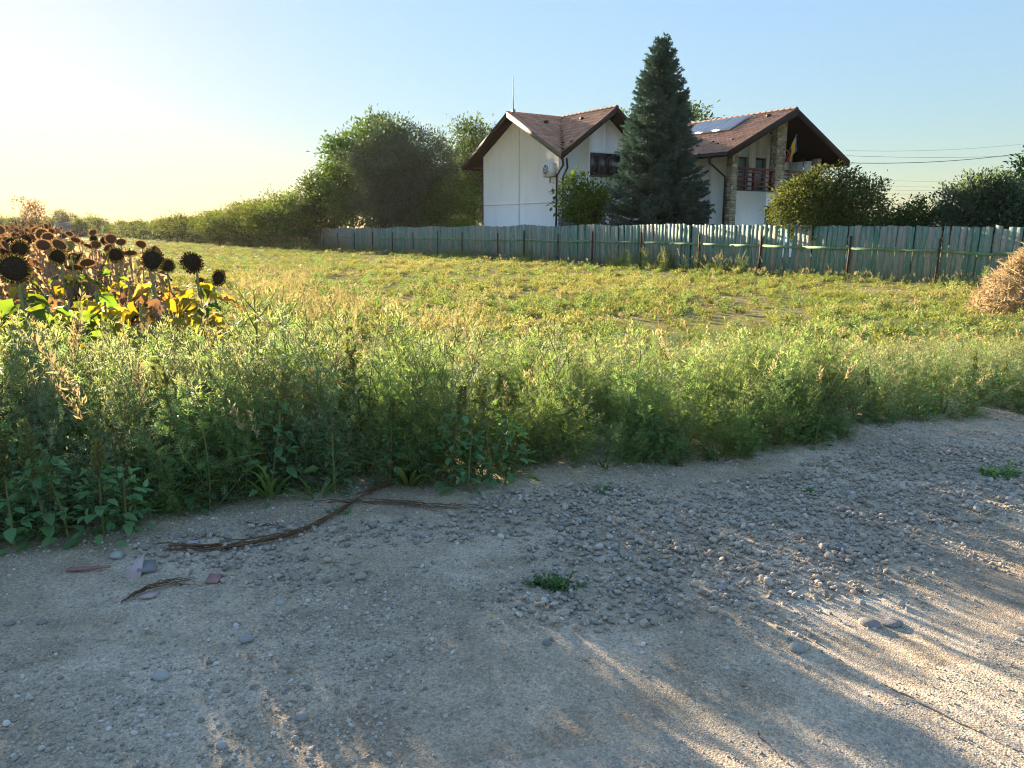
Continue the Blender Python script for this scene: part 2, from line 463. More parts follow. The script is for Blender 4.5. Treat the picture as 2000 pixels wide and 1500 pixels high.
M_GLASS = mat_glass('window_glass'); M_CURT = mat_glass('curtained_glass', (.16, .19, .19))
M_SOLAR = mat_glass('solar_glass', (.05, .055, .07)); M_ALU = mat_solid('aluminium', (.55, .56, .57), .35, .9)
M_CLAD = mat_stone('stone_cladding', [(0, (.26, .2, .12)), (1, (.42, .35, .24))])
M_WHITE = mat_solid('white_enamel', (.75, .75, .73), .4); M_DARK = mat_solid('dark_plastic', (.03, .03, .032), .5)
M_RUST = mat_solid('rusty_steel', (.075, .035, .022), .85, .2, .4, 14)
M_GRAIL = mat_solid('green_rail', (.16, .27, .15), .8, 0, .35, 5, .3)
M_STEEL = mat_solid('steel', (.3, .3, .31), .45, .8)
M_CABLE = mat_solid('cable_black', (.03, .03, .032), .6)
M_BARK = mat_bark('bark'); M_BARK2 = mat_bark('spruce_bark', (.06, .04, .03))
GREY_ST = [(0, (.3, .265, .22)), (.3, (.41, .365, .31)), (.6, (.47, .42, .35)), (.85, (.56, .49, .4)), (.95, (.58, .48, .37)), (1, (.7, .68, .63))]
M_PEBBLE = mat_stone('pebble', GREY_ST)

# ------------------------------------------------------------------ the setting: ground, shoulder, road
def shoulder_z(x, y):
    a, b = road_xy(x, y)
    z = .018 + .035 * (fbm(x * .9, y * .9, 3) - .5) + .012 * (fbm(x * 5, y * 5, 11, 3) - .5)
    z = z + .05 * np.exp(-((np.asarray(b) - .2) / .5) ** 2) * (fbm(x * 1.7, y * 1.7, 5) )
    return z
ROAD_B = road_xy(*gp(1300, 1350).xy)[1]    # asphalt edge, distance from the weed edge (negative)
def road_edge(a): return ROAD_B + .05 + .30 * (fbm(np.asarray(a) * 2.3, 0 * np.asarray(a) + 2.2, 21, 5) - .5) + .12 * (fbm(np.asarray(a) * .35 + 9, 0 * np.asarray(a), 5) - .5)
def grid_obj(name, us, vs, fn, m, **tags):
    U_, V_ = np.meshgrid(us, vs, indexing='ij')
    P = fn(U_, V_); n, k = U_.shape
    i = np.arange(n * k).reshape(n, k)
    F = np.stack([i[:-1, :-1], i[1:, :-1], i[1:, 1:], i[:-1, 1:]], -1).reshape(-1, 4)
    return MB().add(P.reshape(-1, 3), F, 0, .5).build(name, m, smooth=True, **tags)
def to_world(a, b, z):
    return np.stack([EDGE.x + a * RD.x + b * RN.x, EDGE.y + a * RD.y + b * RN.y, z], -1)
gx = np.concatenate([[-2500, -900, -300, -120, -60], np.arange(-40, 41, 1.0), [60, 120, 300, 900, 2500]])
gy = np.concatenate([[-2500, -600, -120, -30], np.arange(-12, 75, 1.0), [95, 140, 260, 600, 1200, 3000]])
grid_obj('ground', gx, gy, lambda x, y: np.stack([x, y, -.03 + .05 * (fbm(x * .2, y * .2, 9) - .5) * (np.abs(x) < 50)], -1), M_SOIL, kind='structure', label='brown field soil between the weeds')
sa = np.concatenate([np.arange(-14, -5, .12), np.arange(-5, 8, .035), np.arange(8, 20, .12)])
sb = np.arange(-3.6, 1.0, .035)
def shoulder_fn(a, b):
    x, y = EDGE.x + a * RD.x + b * RN.x, EDGE.y + a * RD.y + b * RN.y
    z = shoulder_z(x, y) - .12 * smooth(.7, 1.0, b)
    return to_world(a, b, z)
grid_obj('gravel_shoulder', sa, sb, shoulder_fn, M_DIRT, kind='structure', label='dusty grey gravel shoulder between weeds and asphalt')
ra = np.concatenate([np.arange(-60, -5, 1.0), np.arange(-5, 8, .05), np.arange(8, 80, 1.0)])
rb = np.concatenate([[0, .006, .03, .06, .1, .15], np.arange(.2, 1.0, .08), np.arange(1.0, 6.2, .15)])
def road_fn(a, b):
    e = road_edge(a)
    x, y = EDGE.x + a * RD.x + (e - b) * RN.x, EDGE.y + a * RD.y + (e - b) * RN.y
    z = np.where(b < .003, -.03, 0.002 + .030 * smooth(0, .5, b) + .02 * (fbm(x * .6, y * .6, 2) - .5))
    return to_world(a, e - b, z)
grid_obj('asphalt_road', ra, rb, road_fn, M_ASPH, kind='structure', label='worn pale asphalt road with a crumbling edge')

# ------------------------------------------------------------------ the house (local x = along the fence, y = away from it)
HO = (F0.x, F0.y, 0)
house = empty('house', HO, FROT, label='white two-storey house with brown tiled gable roofs and a balcony behind the fence', cat='house')
def part(name, mb, m, parent=house, **t): return mb.build(name, m, parent, **t)
A0, A1, AV = -28.45, -21.2, 2.96           # the block whose two gables meet at a corner
EAVE, RIDGE = 5.05, 7.5
RA_U, RB_V = -24.85, 5.8                   # the two ridge lines
# walls of the block: gable wall towards the fence, gable wall towards the viewer
RT = .10                                   # roof thickness
slA = (RIDGE - EAVE) / (RA_U - -29.6); slB = (RIDGE - EAVE) / (RB_V - 2.5)
def zA(u): return RIDGE - slA * abs(u - RA_U)
def zB(v): return RIDGE - slB * abs(v - RB_V)
def prism(mb, poly, ax, lo, hi):
    """extrude a polygon of (s, z) along house axis ax"""
    n = len(poly)
    f = (lambda s, z, e: (s, e, z)) if ax == 'v' else (lambda s, z, e: (e, s, z))
    V = [f(s, z, lo) for s, z in poly] + [f(s, z, hi) for s, z in poly]
    F = [tuple(range(n)), tuple(range(2 * n - 1, n - 1, -1))] + [(i, (i + 1) % n, n + (i + 1) % n, n + i) for i in range(n)]
    return mb.add(np.array(V, float), F)
mb = MB(); prism(mb, [(A0, 0), (A1, 0), (A1, zA(A1) - RT), (RA_U, RIDGE - RT), (A0, zA(A0) - RT)], 'v', AV, AV + .3)
part('wall', mb, M_WALL)
def wall_with_holes(name, poly_top, s0, s1, z0, holes, ax, lo, hi, m):
    """a straight wall with rectangular openings; poly_top(s) is the height"""
    mb = MB()
    cuts = sorted({s0, s1, *[h[0] for h in holes], *[h[1] for h in holes], *([RB_V] if s0 < RB_V < s1 and ax == 'u' else []), *([12.2] if s0 < 12.2 < s1 else [])})
    for a, b in zip(cuts[:-1], cuts[1:]):
        hs = sorted((h[2], h[3]) for h in holes if h[0] <= a + 1e-6 and h[1] >= b - 1e-6)
        z = z0
        for c, d in hs:
            if c > z: prism(mb, [(a, z), (b, z), (b, c), (a, c)], ax, lo, hi)
            z = d
        prism(mb, [(a, z), (b, z), (b, poly_top(b)), (a, poly_top(a))], ax, lo, hi)
    return part(name, mb, m)
WB = [(4.98, 7.15, 4.2, 5.36), (4.9, 6.0, 0.0, 2.35)]
BV1 = 9.2
wall_with_holes('wall', lambda v: zB(v) - RT, AV + .3, BV1, 0, WB, 'u', A1 - .3, A1, M_WALL)
part('wall', MB().box((A0, AV + .3, 0), (A0 + .3, 15.6, 5.25)), M_WALL)
part('plinth', MB().box((A1, AV + .02, 0), (A1 + .03, 4.85, 2.1)), M_PLINTH)
def window(u, v0, v1, z0, z1, ax, nb, glass, depth=.14, parent=house):
    """frame in the opening with one pane per bay"""
    if ax == 'u': box = lambda mb, a, b, c, d, e, f: mb.box((u - depth - f, a, c), (u - depth - e, b, d))
    else: box = lambda mb, a, b, c, d, e, f: mb.box((a, u + depth + e, c), (b, u + depth + f, d))
    fr = MB(); t = .07
    for a, b, c, d in ((v0, v1, z0, z0 + t), (v0, v1, z1 - t, z1), (v0, v0 + t, z0 + t, z1 - t), (v1 - t, v1, z0 + t, z1 - t)): box(fr, a, b, c, d, -.03, .05)
    w = (v1 - v0) / nb
    for k in range(1, nb): box(fr, v0 + k * w - .045, v0 + k * w + .045, z0 + t, z1 - t, -.03, .05)
    wobj = fr.build('window', M_FRAME, parent)
    for k in range(nb):
        g = MB(); box(g, v0 + k * w + .04, v0 + (k + 1) * w - .04, z0 + .06, z1 - .06, .0, .02)
        g.build('pane', glass[k % len(glass)], wobj)
    return wobj
window(A1, 4.98, 7.15, 4.2, 5.36, 'u', 3, [M_GLASS])
window(A1, 4.9, 6.0, 0.02, 2.35, 'u', 2, [M_GLASS])
part('sill', MB().box((A1 - .02, 4.9, 4.14), (A1 + .06, 7.2, 4.19)), M_FRAME)
# raised bands on the gable wall
part('wall_band', MB().box((A0 + .02, AV - .025, 2.78), (A1 - .02, AV + .0, 2.85)), M_WALL)
part('conduit', MB().tube([(RA_U + .12, AV - .03, .1), (RA_U + .12, AV - .03, 6.6), (RA_U + .02, AV - .05, 7.2)], .022, 6), M_WHITE)
# tiles of one roof slope: (s, d) runs along the eave and up the slope
def roof_slope(name, origin, sdir, ddir, slope_len, lim, m=M_TILE):
    o, sd, dd = Vector(origin), Vector(sdir), Vector(ddir)
    nn = sd.cross(dd); nn.normalize()
    if nn.z < 0: nn = -nn
    ch, tw = .335, .30
    n = int(math.ceil(slope_len / ch)); ch = slope_len / n
    prof = [(0, .0), (.12, .022), (.35, .034), (.58, .022), (.72, .0), (.86, -.008), (1, .0)]
    V = []; F = []; Rn = []
    deck = MB()
    for k in range(n):
        d0, d1 = k * ch, (k + 1) * ch
        a, b = lim((d0 + d1) / 2)
        if b - a < .1: continue
        sft = (k % 2) * tw / 2 * 0
        i0 = math.floor((a - sft) / tw); i1 = math.ceil((b - sft) / tw)
        for i in range(i0, i1):
            x0, x1 = max(a, i * tw + sft), min(b, (i + 1) * tw + sft)
            if x1 - x0 < .03: continue
            base = len(V); r = rng.random(); lift = .045 + .006 * (r - .5)
            for q, (px_, pz) in enumerate(prof):
                s_ = x0 + (x1 - x0) * px_
                V.append(o + sd * s_ + dd * d0 + nn * (lift - .05))
                V.append(o + sd * s_ + dd * (d0 - .02) + nn * (lift + pz))
                V.append(o + sd * s_ + dd * (d1 + .01) + nn * (pz * .9 + .006))
            for q in range(len(prof) - 1):
                F.append((base + 3 * q, base + 3 * q + 3, base + 3 * q + 4, base + 3 * q + 1)); Rn.append(r)
                F.append((base + 3 * q + 1, base + 3 * q + 4, base + 3 * q + 5, base + 3 * q + 2)); Rn.append(r)
    return MB().add(np.array([tuple(p) for p in V]), np.array(F), 0, np.array(Rn)).build(name, m, house, kind='stuff')
def ridge_tiles(a, b):
    a, b = Vector(a), Vector(b); d = b - a; n = max(1, round(d.length / .36)); d.normalize(); side = d.cross(Vector((0, 0, 1)))
    me = None
    for k in range(n):
        p = a + d * (k * (b - a).length / n)
        if me is None:
            V = []; F = []; l = (b - a).length / n + .04
            for e, (x, s) in enumerate(((0, 1.0), (l, .9))):
                for j in range(6):
                    th = math.pi * j / 5
                    V.append(tuple(d * x + side * math.cos(th) * .13 * s + Vector((0, 0, .09 * math.sin(th) * s - .01 * e))))
            F = [(j, j + 1, 7 + j, 6 + j) for j in range(5)]
            me = MB().add(np.array(V), np.array(F), 0).mesh('ridge_tile', M_TILE)
        link('ridge_tile', me, house, p)
EO = .5
# block: slope facing the viewer-right, left slope, and the cross gable
lenA = math.hypot(RA_U + 20.2 + 0, 0) if False else math.hypot(4.7, RIDGE - EAVE)
ddA = Vector((-4.7, 0, RIDGE - EAVE)).normalized(); ddA2 = Vector((4.7, 0, RIDGE - EAVE)).normalized()
lenB = math.hypot(RB_V - 2.5, RIDGE - EAVE); ddB = Vector((0, RB_V - 2.5, RIDGE - EAVE)).normalized(); ddB2 = Vector((0, -(RB_V - 2.5), RIDGE - EAVE)).normalized()
AF = 2.25                                   # front edge of the gable roof
UC = -20.15                                 # its edge towards the viewer
roof_slope('roof_tiles', (UC, AF, EAVE), (0, 1, 0), ddA, lenA, lambda d: (0, max(.0, (RB_V - AF) * d / lenA)))
roof_slope('roof_tiles', (-29.55, AF, EAVE), (0, 1, 0), ddA2, lenA, lambda d: (0, 10.5))
roof_slope('roof_tiles', (UC, 2.5, EAVE), (-1, 0, 0), ddB, lenB, lambda d: (0, (UC - RA_U) * d / lenB))
roof_slope('roof_tiles', (UC, 2 * RB_V - 2.5, EAVE), (-1, 0, 0), ddB2, lenB, lambda d: (0, (UC - RA_U)))
ridge_tiles((RA_U, AF - .02, RIDGE + .02), (RA_U, RB_V + .1, RIDGE + .02)); ridge_tiles((UC + .02, RB_V, RIDGE + .03), (RA_U + .1, RB_V, RIDGE + .03)); ridge_tiles((RA_U, RB_V + .1, RIDGE + .02), (RA_U, 12.7, RIDGE + .02))
# roof boarding under the tiles: dark soffit boards
def deck(pts, th=.08, m=M_SOFFIT, name='soffit'):
    P = [Vector(p) for p in pts]; nn = (P[1] - P[0]).cross(P[2] - P[0]); nn.normalize()
    if nn.z < 0: nn = -nn
    k = len(P); V = [p - nn * .012 for p in P] + [p - nn * (.012 + th) for p in P]
    F = [tuple(range(k)), tuple(range(2 * k - 1, k - 1, -1))] + [(i, (i + 1) % k, k + (i + 1) % k, k + i) for i in range(k)]
    return part(name, MB().add(np.array([tuple(v) for v in V]), F), m)
deck([(UC, AF, EAVE), (UC, 2.5, EAVE), (RA_U, RB_V, RIDGE), (RA_U, AF, RIDGE)])
deck([(-29.55, AF, EAVE), (RA_U, AF, RIDGE), (RA_U, 12.7, RIDGE), (-29.55, 12.7, EAVE)])
deck([(UC, 2.5, EAVE), (UC, RB_V, RIDGE), (RA_U, RB_V, RIDGE)])
deck([(UC, 9.3, EAVE), (UC, RB_V, RIDGE), (RA_U, RB_V, RIDGE), (RA_U, 9.3, EAVE)])
def fascia(a, b, h, m, off, name='fascia_board', th=.05):
    """board hanging along a rake or eave; off is the outward direction"""
    a, b, off = Vector(a), Vector(b), Vector(off)
    up = Vector((0, 0, 1))
    V = [a + up * .05, b + up * .05, b - up * (h - .05), a - up * (h - .05)]
    V = V + [p + off * th for p in V]
    return part(name, MB().add(np.array([tuple(p) for p in V]), [(0, 1, 2, 3), (7, 6, 5, 4), (0, 4, 5, 1), (1, 5, 6, 2), (2, 6, 7, 3), (3, 7, 4, 0)]), m)
fascia((-29.6, AF, EAVE - .02), (RA_U, AF, RIDGE), .27, M_BROWN, (0, -1, 0))
fascia((RA_U, AF, RIDGE), (UC + .05, AF, EAVE), .27, M_FASCIA_L, (0, -1, 0))
fascia((UC, AF + .02, EAVE - .02), (UC, RB_V, RIDGE), .3, M_BROWN, (1, 0, 0))
fascia((UC, RB_V, RIDGE), (UC, 9.3, EAVE), .3, M_BROWN, (1, 0, 0))
fascia((-29.6, AF, EAVE - .02), (-29.6, 12.7, EAVE - .02), .2, M_BROWN, (-1, 0, 0))
# wing with the balcony
CV0, CV1, CR, CE, CRZ = 7.45, 16.85, 12.2, 4.95, 7.22
CU0, CU1 = -28.0, -14.2
slC = (CRZ - CE) / (CR - CV0)
def zC(v): return CRZ - slC * abs(v - CR)
lenC = math.hypot(CR - CV0, CRZ - CE); ddC = Vector((0, CR - CV0, CRZ - CE)).normalized(); ddC2 = Vector((0, -(CR - CV0), CRZ - CE)).normalized()
roof_slope('roof_tiles', (CU1, CV0, CE), (-1, 0, 0), ddC, lenC, lambda d: (0, CU1 - CU0))
roof_slope('roof_tiles', (CU1, CV1, CE), (-1, 0, 0), ddC2, lenC, lambda d: (0, CU1 - CU0))
ridge_tiles((CU1 + .02, CR, CRZ + .03), (CU0, CR, CRZ + .03))
deck([(CU1, CV0, CE), (CU1, CR, CRZ), (CU0, CR, CRZ), (CU0, CV0, CE)]); deck([(CU1, CV1, CE), (CU1, CR, CRZ), (CU0, CR, CRZ), (CU0, CV1, CE)])
fascia((CU1, CV0 - .02, CE), (CU1, CR, CRZ), .34, M_BROWN, (1, 0, 0)); fascia((CU1, CR, CRZ), (CU1, CV1 + .02, CE), .34, M_BROWN, (1, 0, 0))
fascia((CU0, CV0, CE - .02), (CU1, CV0, CE - .02), .22, M_BROWN, (0, -1, 0)); fascia((CU0, CV1, CE - .02), (CU1, CV1, CE - .02), .22, M_BROWN, (0, 1, 0))
# flat boarded underside at the right eave
part('soffit', MB().box((CU0, 15.7, CE - .24), (CU1 - .02, CV1 - .02, CE - .2)), M_SOFFIT)
SV0, SV1, SF, SB = 8.7, 15.65, -15.0, -16.84
wall_with_holes('wall', lambda u: zC(SV0) - RT, A1, SF - .36, 0, [(-17.5, -16.3, 0.0, 2.7)], 'v', SV0, SV0 + .3, M_CREAM)
window(SV0, -17.5, -16.3, 0.02, 2.7, 'v', 2, [M_GLASS])
wall_with_holes('wall', lambda v: zC(v) - RT, SV0 + .3, SV1, 3.35, [(10.95, 12.1, 3.36, 5.14), (12.65, 13.5, 3.36, 5.14)], 'u', SB - .3, SB, M_CREAM)
window(SB, 10.95, 12.1, 3.38, 5.14, 'u', 1, [M_CURT], .2); window(SB, 12.65, 13.5, 3.38, 5.14, 'u', 1, [M_CURT], .2)
part('wall', MB().box((SB, SV1 - .3, 3.35), (SF - .4, SV1, 5.0)), M_WALL)
wall_with_holes('wall', lambda v: 3.3, SV0 + .42, SV1, 0, [(11.35, 12.1, 0.0, 2.62)], 'u', SF - .32, SF - .02, M_WALL)
window(SF - .02, 11.35, 12.1, 0.02, 2.62, 'u', 1, [M_GLASS], .14)
part('wall', MB().box((CU0 + .6, SV1 - .3, 0), (SF - .4, SV1, 3.3)), M_WALL)
part('wall', prism(MB(), [(SV0 + .3, 0), (SV1, 0), (SV1, zC(SV1) - .12), (CR, CRZ - .12), (SV0 + .3, zC(SV0 + .3) - .12)], 'u', CU0 + .5, CU0 + .8), M_WALL)
part('balcony_floor', MB().box((SB, SV0 + .3, 3.2), (SF - .36, SV1 - .3, 3.345)), M_CREAM)
def stone_column(u0, u1, v0, v1, z0, z1):
    """column clad in courses of squared stone"""
    core = part('column', MB().box((u0 + .03, v0 + .03, z0), (u1 - .03, v1 - .03, z1)), M_CLAD)
    z = z0; st = MB()
    while z < z1 - .03:
        h = random.uniform(.09, .17); h = min(h, z1 - z)
        for (a, b, horizontal, fixed, sgn) in ((v0, v1, True, u1, 1), (u0, u1, False, v0, -1), (u0, u1, False, v1, 1)):
            c = a
            while c < b - .02:
                w = min(random.uniform(.16, .36), b - c); q = random.uniform(0, .018)
                if horizontal: st.box((fixed - .05, c + .005, z + .005), (fixed - .01 + q, c + w - .005, z + h - .005), 0, random.random())
                elif sgn < 0: st.box((c + .005, fixed + .01 - q, z + .005), (c + w - .005, fixed + .05, z + h - .005), 0, random.random())
                else: st.box((c + .005, fixed - .05, z + .005), (c + w - .005, fixed - .01 + q, z + h - .005), 0, random.random())
                c += w
        z += h
    st.build('cladding_stones', M_CLADS, core, kind='stuff')
def mat_clad2():
    m, nt, out = nmat('cladding_stone_mix'); a = N(nt, 'Attribute', attribute_name='rnd'); v = coords(nt)
    c = ramp(nt, a.outputs['Fac'], [(0, (.25, .19, .115)), (.5, (.38, .31, .2)), (1, (.5, .43, .31))])
    c = mixc(nt, .7, c, ramp(nt, noise(nt, v, 12, 5), [(.3, (.8, .8, .8)), (.7, (1.1, 1.1, 1.1))]), 'MULTIPLY')
    p = N(nt, 'BsdfPrincipled', Roughness=.85); L(nt, c, p.inputs['Base Color']); L(nt, p.outputs[0], out.inputs[0]); return m
M_CLADS = mat_clad2()
stone_column(SF - .36, SF, SV0, SV0 + .42, 0, zC(SV0) - .1)
stone_column(SF - .42, SF, 11.95, 12.65, 3.36, zC(12.1) - .3)
stone_column(SF - .38, SF, SV1 - .32, SV1, 3.3, 5.1)
# timber beam from the column to the right eave
part('beam', MB().box((SF - .3, 15.66, 4.55), (SF - .1, CV1 - .3, 4.7)), M_BROWN)
part('beam', MB().box((CU1 - .15, CR - .08, CRZ - .32), (SB, CR + .08, CRZ - .14)), M_BROWN)
part('timber_gable', prism(MB(), [(14.6, 5.25), (14.9, 5.02), (SV1 - .32, 5.02), (SV1 - .32, zC(SV1) - .14), (14.6, zC(14.6) - .14)], 'u', SB + .003, SB + .04), M_SOFFIT)
# balcony railing
def railing(v0, v1, posts):
    r = part('railing', MB().box((SF - .14, v0, 4.3), (SF - .02, v1, 4.41)), M_RAIL)
    for z in (3.5, 3.72, 3.94, 4.15): MB().box((SF - .1, v0, z), (SF - .06, v1, z + .07)).build('rail_bar', M_RAIL, r)
    for v in posts: MB().box((SF - .15, v - .055, 3.35), (SF - .01, v + .055, 4.29)).build('rail_post', M_RAIL, r)
railing(SV0 + .43, 11.94, (10.4, 11.75)); railing(12.66, SV1 - .33, (14.1,))
part('railing_kerb', MB().box((SF - .34, SV0 + .43, 3.3), (SF, SV1 - .33, 3.36)), M_DARK)
# gutters and downpipes
def pipe(pts, r=.05, name='downpipe'): return part(name, MB().tube(pts, r, 8), M_GUTTER, smooth=True)
pipe([(CU0, CV0 - .1, CE - .1), (CU1 - .02, CV0 - .1, CE - .1)], .07, 'gutter'); pipe([(-29.7, AF + .02, EAVE - .1), (-29.7, 12.6, EAVE - .1)], .07, 'gutter')
pipe([(-15.25, CV0 - .1, CE - .15), (-15.25, CV0 - .08, CE - .4), (-15.32, SV0 - .1, CE - 1.0), (-15.32, SV0 - .09, CE - 1.25), (-15.32, SV0 - .09, .1)])
pipe([(-29.7, AF + .4, EAVE - .15), (-29.5, AF + .5, EAVE - .4), (A0 - .1, AV - .02, EAVE - 1.0), (A0 - .03, AV - .08, EAVE - 1.3), (A0 - .03, AV - .08, .1)])
pipe([(UC + .05, AF + .1, EAVE - .2), (UC - .1, AF + .25, EAVE - .5), (A1 - .05, AV - .09, EAVE - .95), (A1 - .08, AV - .09, .1)])
pipe([(UC + .05, AF + .35, EAVE - .2), (UC - .2, AF + .6, EAVE - .6), (A1 + .09, AV + .2, EAVE - 1.0), (A1 + .09, AV + .2, .1)])
for k in range(9):
    u = -15.2 - k * .62; v = 8.45 if k % 2 else 8.8
    part('snow_guard', MB().box((u - .12, v, zC(v) + .06), (u + .12, v + .02, zC(v) + .13)), M_BROWN)
for k in range(3):
    u = UC - .5 - k * .7; part('snow_guard', MB().box((u - .12, 3.3, zB(3.3) + .06), (u + .12, 3.32, zB(3.3) + .13)), M_BROWN)
for (u, v, z) in ((-15.3, 11.5, zC(11.5)), (-22.2, 5.2, zB(5.2)), (RA_U + 1.0, 4.1, zA(RA_U + 1.0))):
    part('roof_vent', MB().box((u - .09, v - .09, z + .02), (u + .09, v + .09, z + .16)), M_BROWN)
# security lamp on the right column, rod on the ridge
part('lamp_box', MB().box((SF + .0, SV1 + .0, 4.5), (SF + .12, SV1 + .14, 4.68)), M_WHITE)

# things fixed to the house that could be lifted away
def hthing(name, label, cat, group=None): return empty(name, HO, FROT, label=label, cat=cat, group=group)
t = hthing('lightning_rod', 'thin steel rod standing upright on the ridge of the left gable', 'rod')
MB().tube([(RA_U + .05, AF + .35, RIDGE), (RA_U + .05, AF + .35, 9.35)], [.03, .012], 6).build('rod', M_STEEL, t)
MB().box((RA_U - .05, AF + .28, RIDGE + .02), (RA_U + .15, AF + .42, RIDGE + .2)).build('clamp', M_STEEL, t)
t = hthing('air_conditioner', 'white air conditioner outdoor unit on the gable wall near its corner', 'air conditioner')
au0, au1, av0, av1, az0, az1 = -22.05, -21.25, AV - .42, AV - .1, 4.1, 4.74
MB().box((au0, av0, az0), (au1, av1, az1)).build('casing', M_WHITE, t)
g = MB(); c = Vector((au0 + .3, av0 - .006, (az0 + az1) / 2))
th = np.linspace(0, 2 * math.pi, 21)[:-1]
g.add(np.array([(c.x, c.y, c.z)] + [(c.x + .24 * math.cos(a), c.y, c.z + .24 * math.sin(a)) for a in th]), np.array([(0, 1 + (k + 1) % 20, 1 + k) for k in range(20)]), 0)
fan = g.build('fan_opening', M_DARK, t)
for r in (.08, .14, .2, .25): MB().tube([(c.x + r * math.cos(a), c.y - .012, c.z + r * math.sin(a)) for a in np.linspace(0, 2 * math.pi, 21)], .007, 4).build('grille_ring', M_WHITE, fan)
for k in range(5):
    a = k * 2 * math.pi / 5
    MB().bar((c.x, c.y - .004, c.z), (c.x + .21 * math.cos(a), c.y - .004, c.z + .21 * math.sin(a)), .004, .07).build('fan_blade', M_ALU, fan)
for u in (au0 + .12, au1 - .12):
    MB().bar((u, av0, az0 - .03), (u, AV, az0 - .03), .04, .04).build('bracket', M_STEEL, t)
    MB().bar((u, AV - .02, az0 - .32), (u, AV - .02, az0 - .02), .04, .04, up=(1, 0, 0)).build('bracket', M_STEEL, t)
MB().tube([(au1 - .02, av1 - .05, az0 + .2), (au1 + .05, AV - .03, az0 + .1), (au1 + .05, AV - .03, az0 - .6)], .03, 6).build('hose', M_WHITE, t)
SOLAR_L = ('solar panel on the balcony wing roof, the one nearest the gable', 'middle solar panel of three on the balcony wing roof', 'solar panel on the balcony wing roof, the one nearest the spruce')
for k in range(3):
    t = hthing('solar_panel', SOLAR_L[k], 'solar panel', 'solar panels on the roof')
    u1 = -16.55 - k * 1.16; u0 = u1 - 1.1; nn = Vector((0, -slC, 1)).normalized()
    def sp(u, v, h): return tuple(Vector((u, v, zC(v))) + nn * h)
    P = [(u0, 10.15), (u1, 10.15), (u1, 11.75), (u0, 11.75)]
    V = [sp(u, v, .08) for u, v in P] + [sp(u, v, .18) for u, v in P]
    MB().add(np.array(V), np.array([(3, 2, 1, 0), (4, 5, 6, 7), (0, 1, 5, 4), (1, 2, 6, 5), (2, 3, 7, 6), (3, 0, 4, 7)])).build('panel_frame', M_ALU, t)
    Q = [(u0 + .04, 10.19), (u1 - .04, 10.19), (u1 - .04, 11.71), (u0 + .04, 11.71)]
    MB().add(np.array([sp(u, v, .186) for u, v in Q]), np.array([(0, 1, 2, 3)])).build('glass', M_SOLAR, t)
# flag on a slanted pole at the middle column
t = hthing('flag', 'small blue, yellow and red flag hanging from a slanted pole on the balcony', 'flag')
pa, pb = Vector((SF + .02, 12.5, 4.75)), Vector((SF + .5, 12.75, 6.1))
MB().tube([pa, pb], .018, 6).build('pole', M_STEEL, t)
FL = [mat_solid('flag_blue', (.01, .03, .16), .8), mat_solid('flag_yellow', (.55, .36, .02), .8), mat_solid('flag_red', (.42, .02, .025), .8)]
for k in range(3):
    V = []; F = []; n = 9
    for i in range(n + 1):
        s = i / n
        for j in (0, 1):
            w = (0, .16, .56, 1)[k + j]
            top = pb.lerp(pa, .04 + .42 * w)
            V.append(tuple(top + Vector((.05 * math.sin(9 * s + 5 * w) * s - .1 * s * w, (.1 - .28 * w) * s + .06 * math.sin(7 * w + 3 * s), -.78 * s))))
    F = [(2 * i, 2 * i + 1, 2 * i + 3, 2 * i + 2) for i in range(n)]
    MB().add(np.array(V), np.array(F)).build('cloth', FL[k], t, smooth=True)
t = hthing('television_aerial', 'small dark television aerial on a mast in front of the balcony wall', 'aerial')
MB().tube([(SF - .2, 14.4, 3.36), (SF - .2, 14.4, 5.05)], .02, 6).build('mast', M_DARK, t)
for k in range(4): MB().tube([(SF - .2 + .05, 14.4 - .22 + .02 * k, 4.55 + .13 * k), (SF - .2 + .05, 14.4 + .22 - .02 * k, 4.55 + .13 * k)], .01, 5).build('element', M_DARK, t)

# ------------------------------------------------------------------ the fence
fence = empty('wooden_fence', HO, FROT, label='long wooden plank fence with peeling green paint along the field', cat='fence')
def fence_top(t):
    return float(np.interp(t, [-9, -2, 3, 7, 12, 16, 20, 26, 34, 52, 60], [1.5, 1.53, 1.56, 1.61, 1.64, 1.62, 1.62, 1.6, 1.55, 1.46, 1.46])) + .035 * math.sin(t * 1.35) * (t > 9)
pm = {}
for w in (.12, .14, .15, .16, .17, .18, .19, .2):
    for s in range(2):
        b = random.uniform(-.02, .02)
        V = [(-w/2,-.011,0),(w/2,-.011,0),(w/2,.011,0),(-w/2,.011,0),(-w/2+.004,-.011+b*.3,.5),(w/2-.003,-.011,.5),(w/2-.003,.011,.5),(-w/2+.004,.011+b*.3,.5),
             (-w/2,-.011,1+b*.6),(w/2,-.011,1-b*.4),(w/2,.011,1-b*.4),(-w/2,.011,1+b*.6)]
        F = [(0,3,2,1),(8,9,10,11)] + [(k+i, k+(i+1)%4, k+4+(i+1)%4, k+4+i) for k in (0, 4) for i in range(4)]
        pm[(w, s)] = MB().add(np.array(V, float), F).mesh('plank', M_PLANK)
t = -8.5; planks = []; far = MB(); n_plank = 0; FEND = 50.2
widths = [.12, .14, .15, .16, .17, .18, .19, .2]
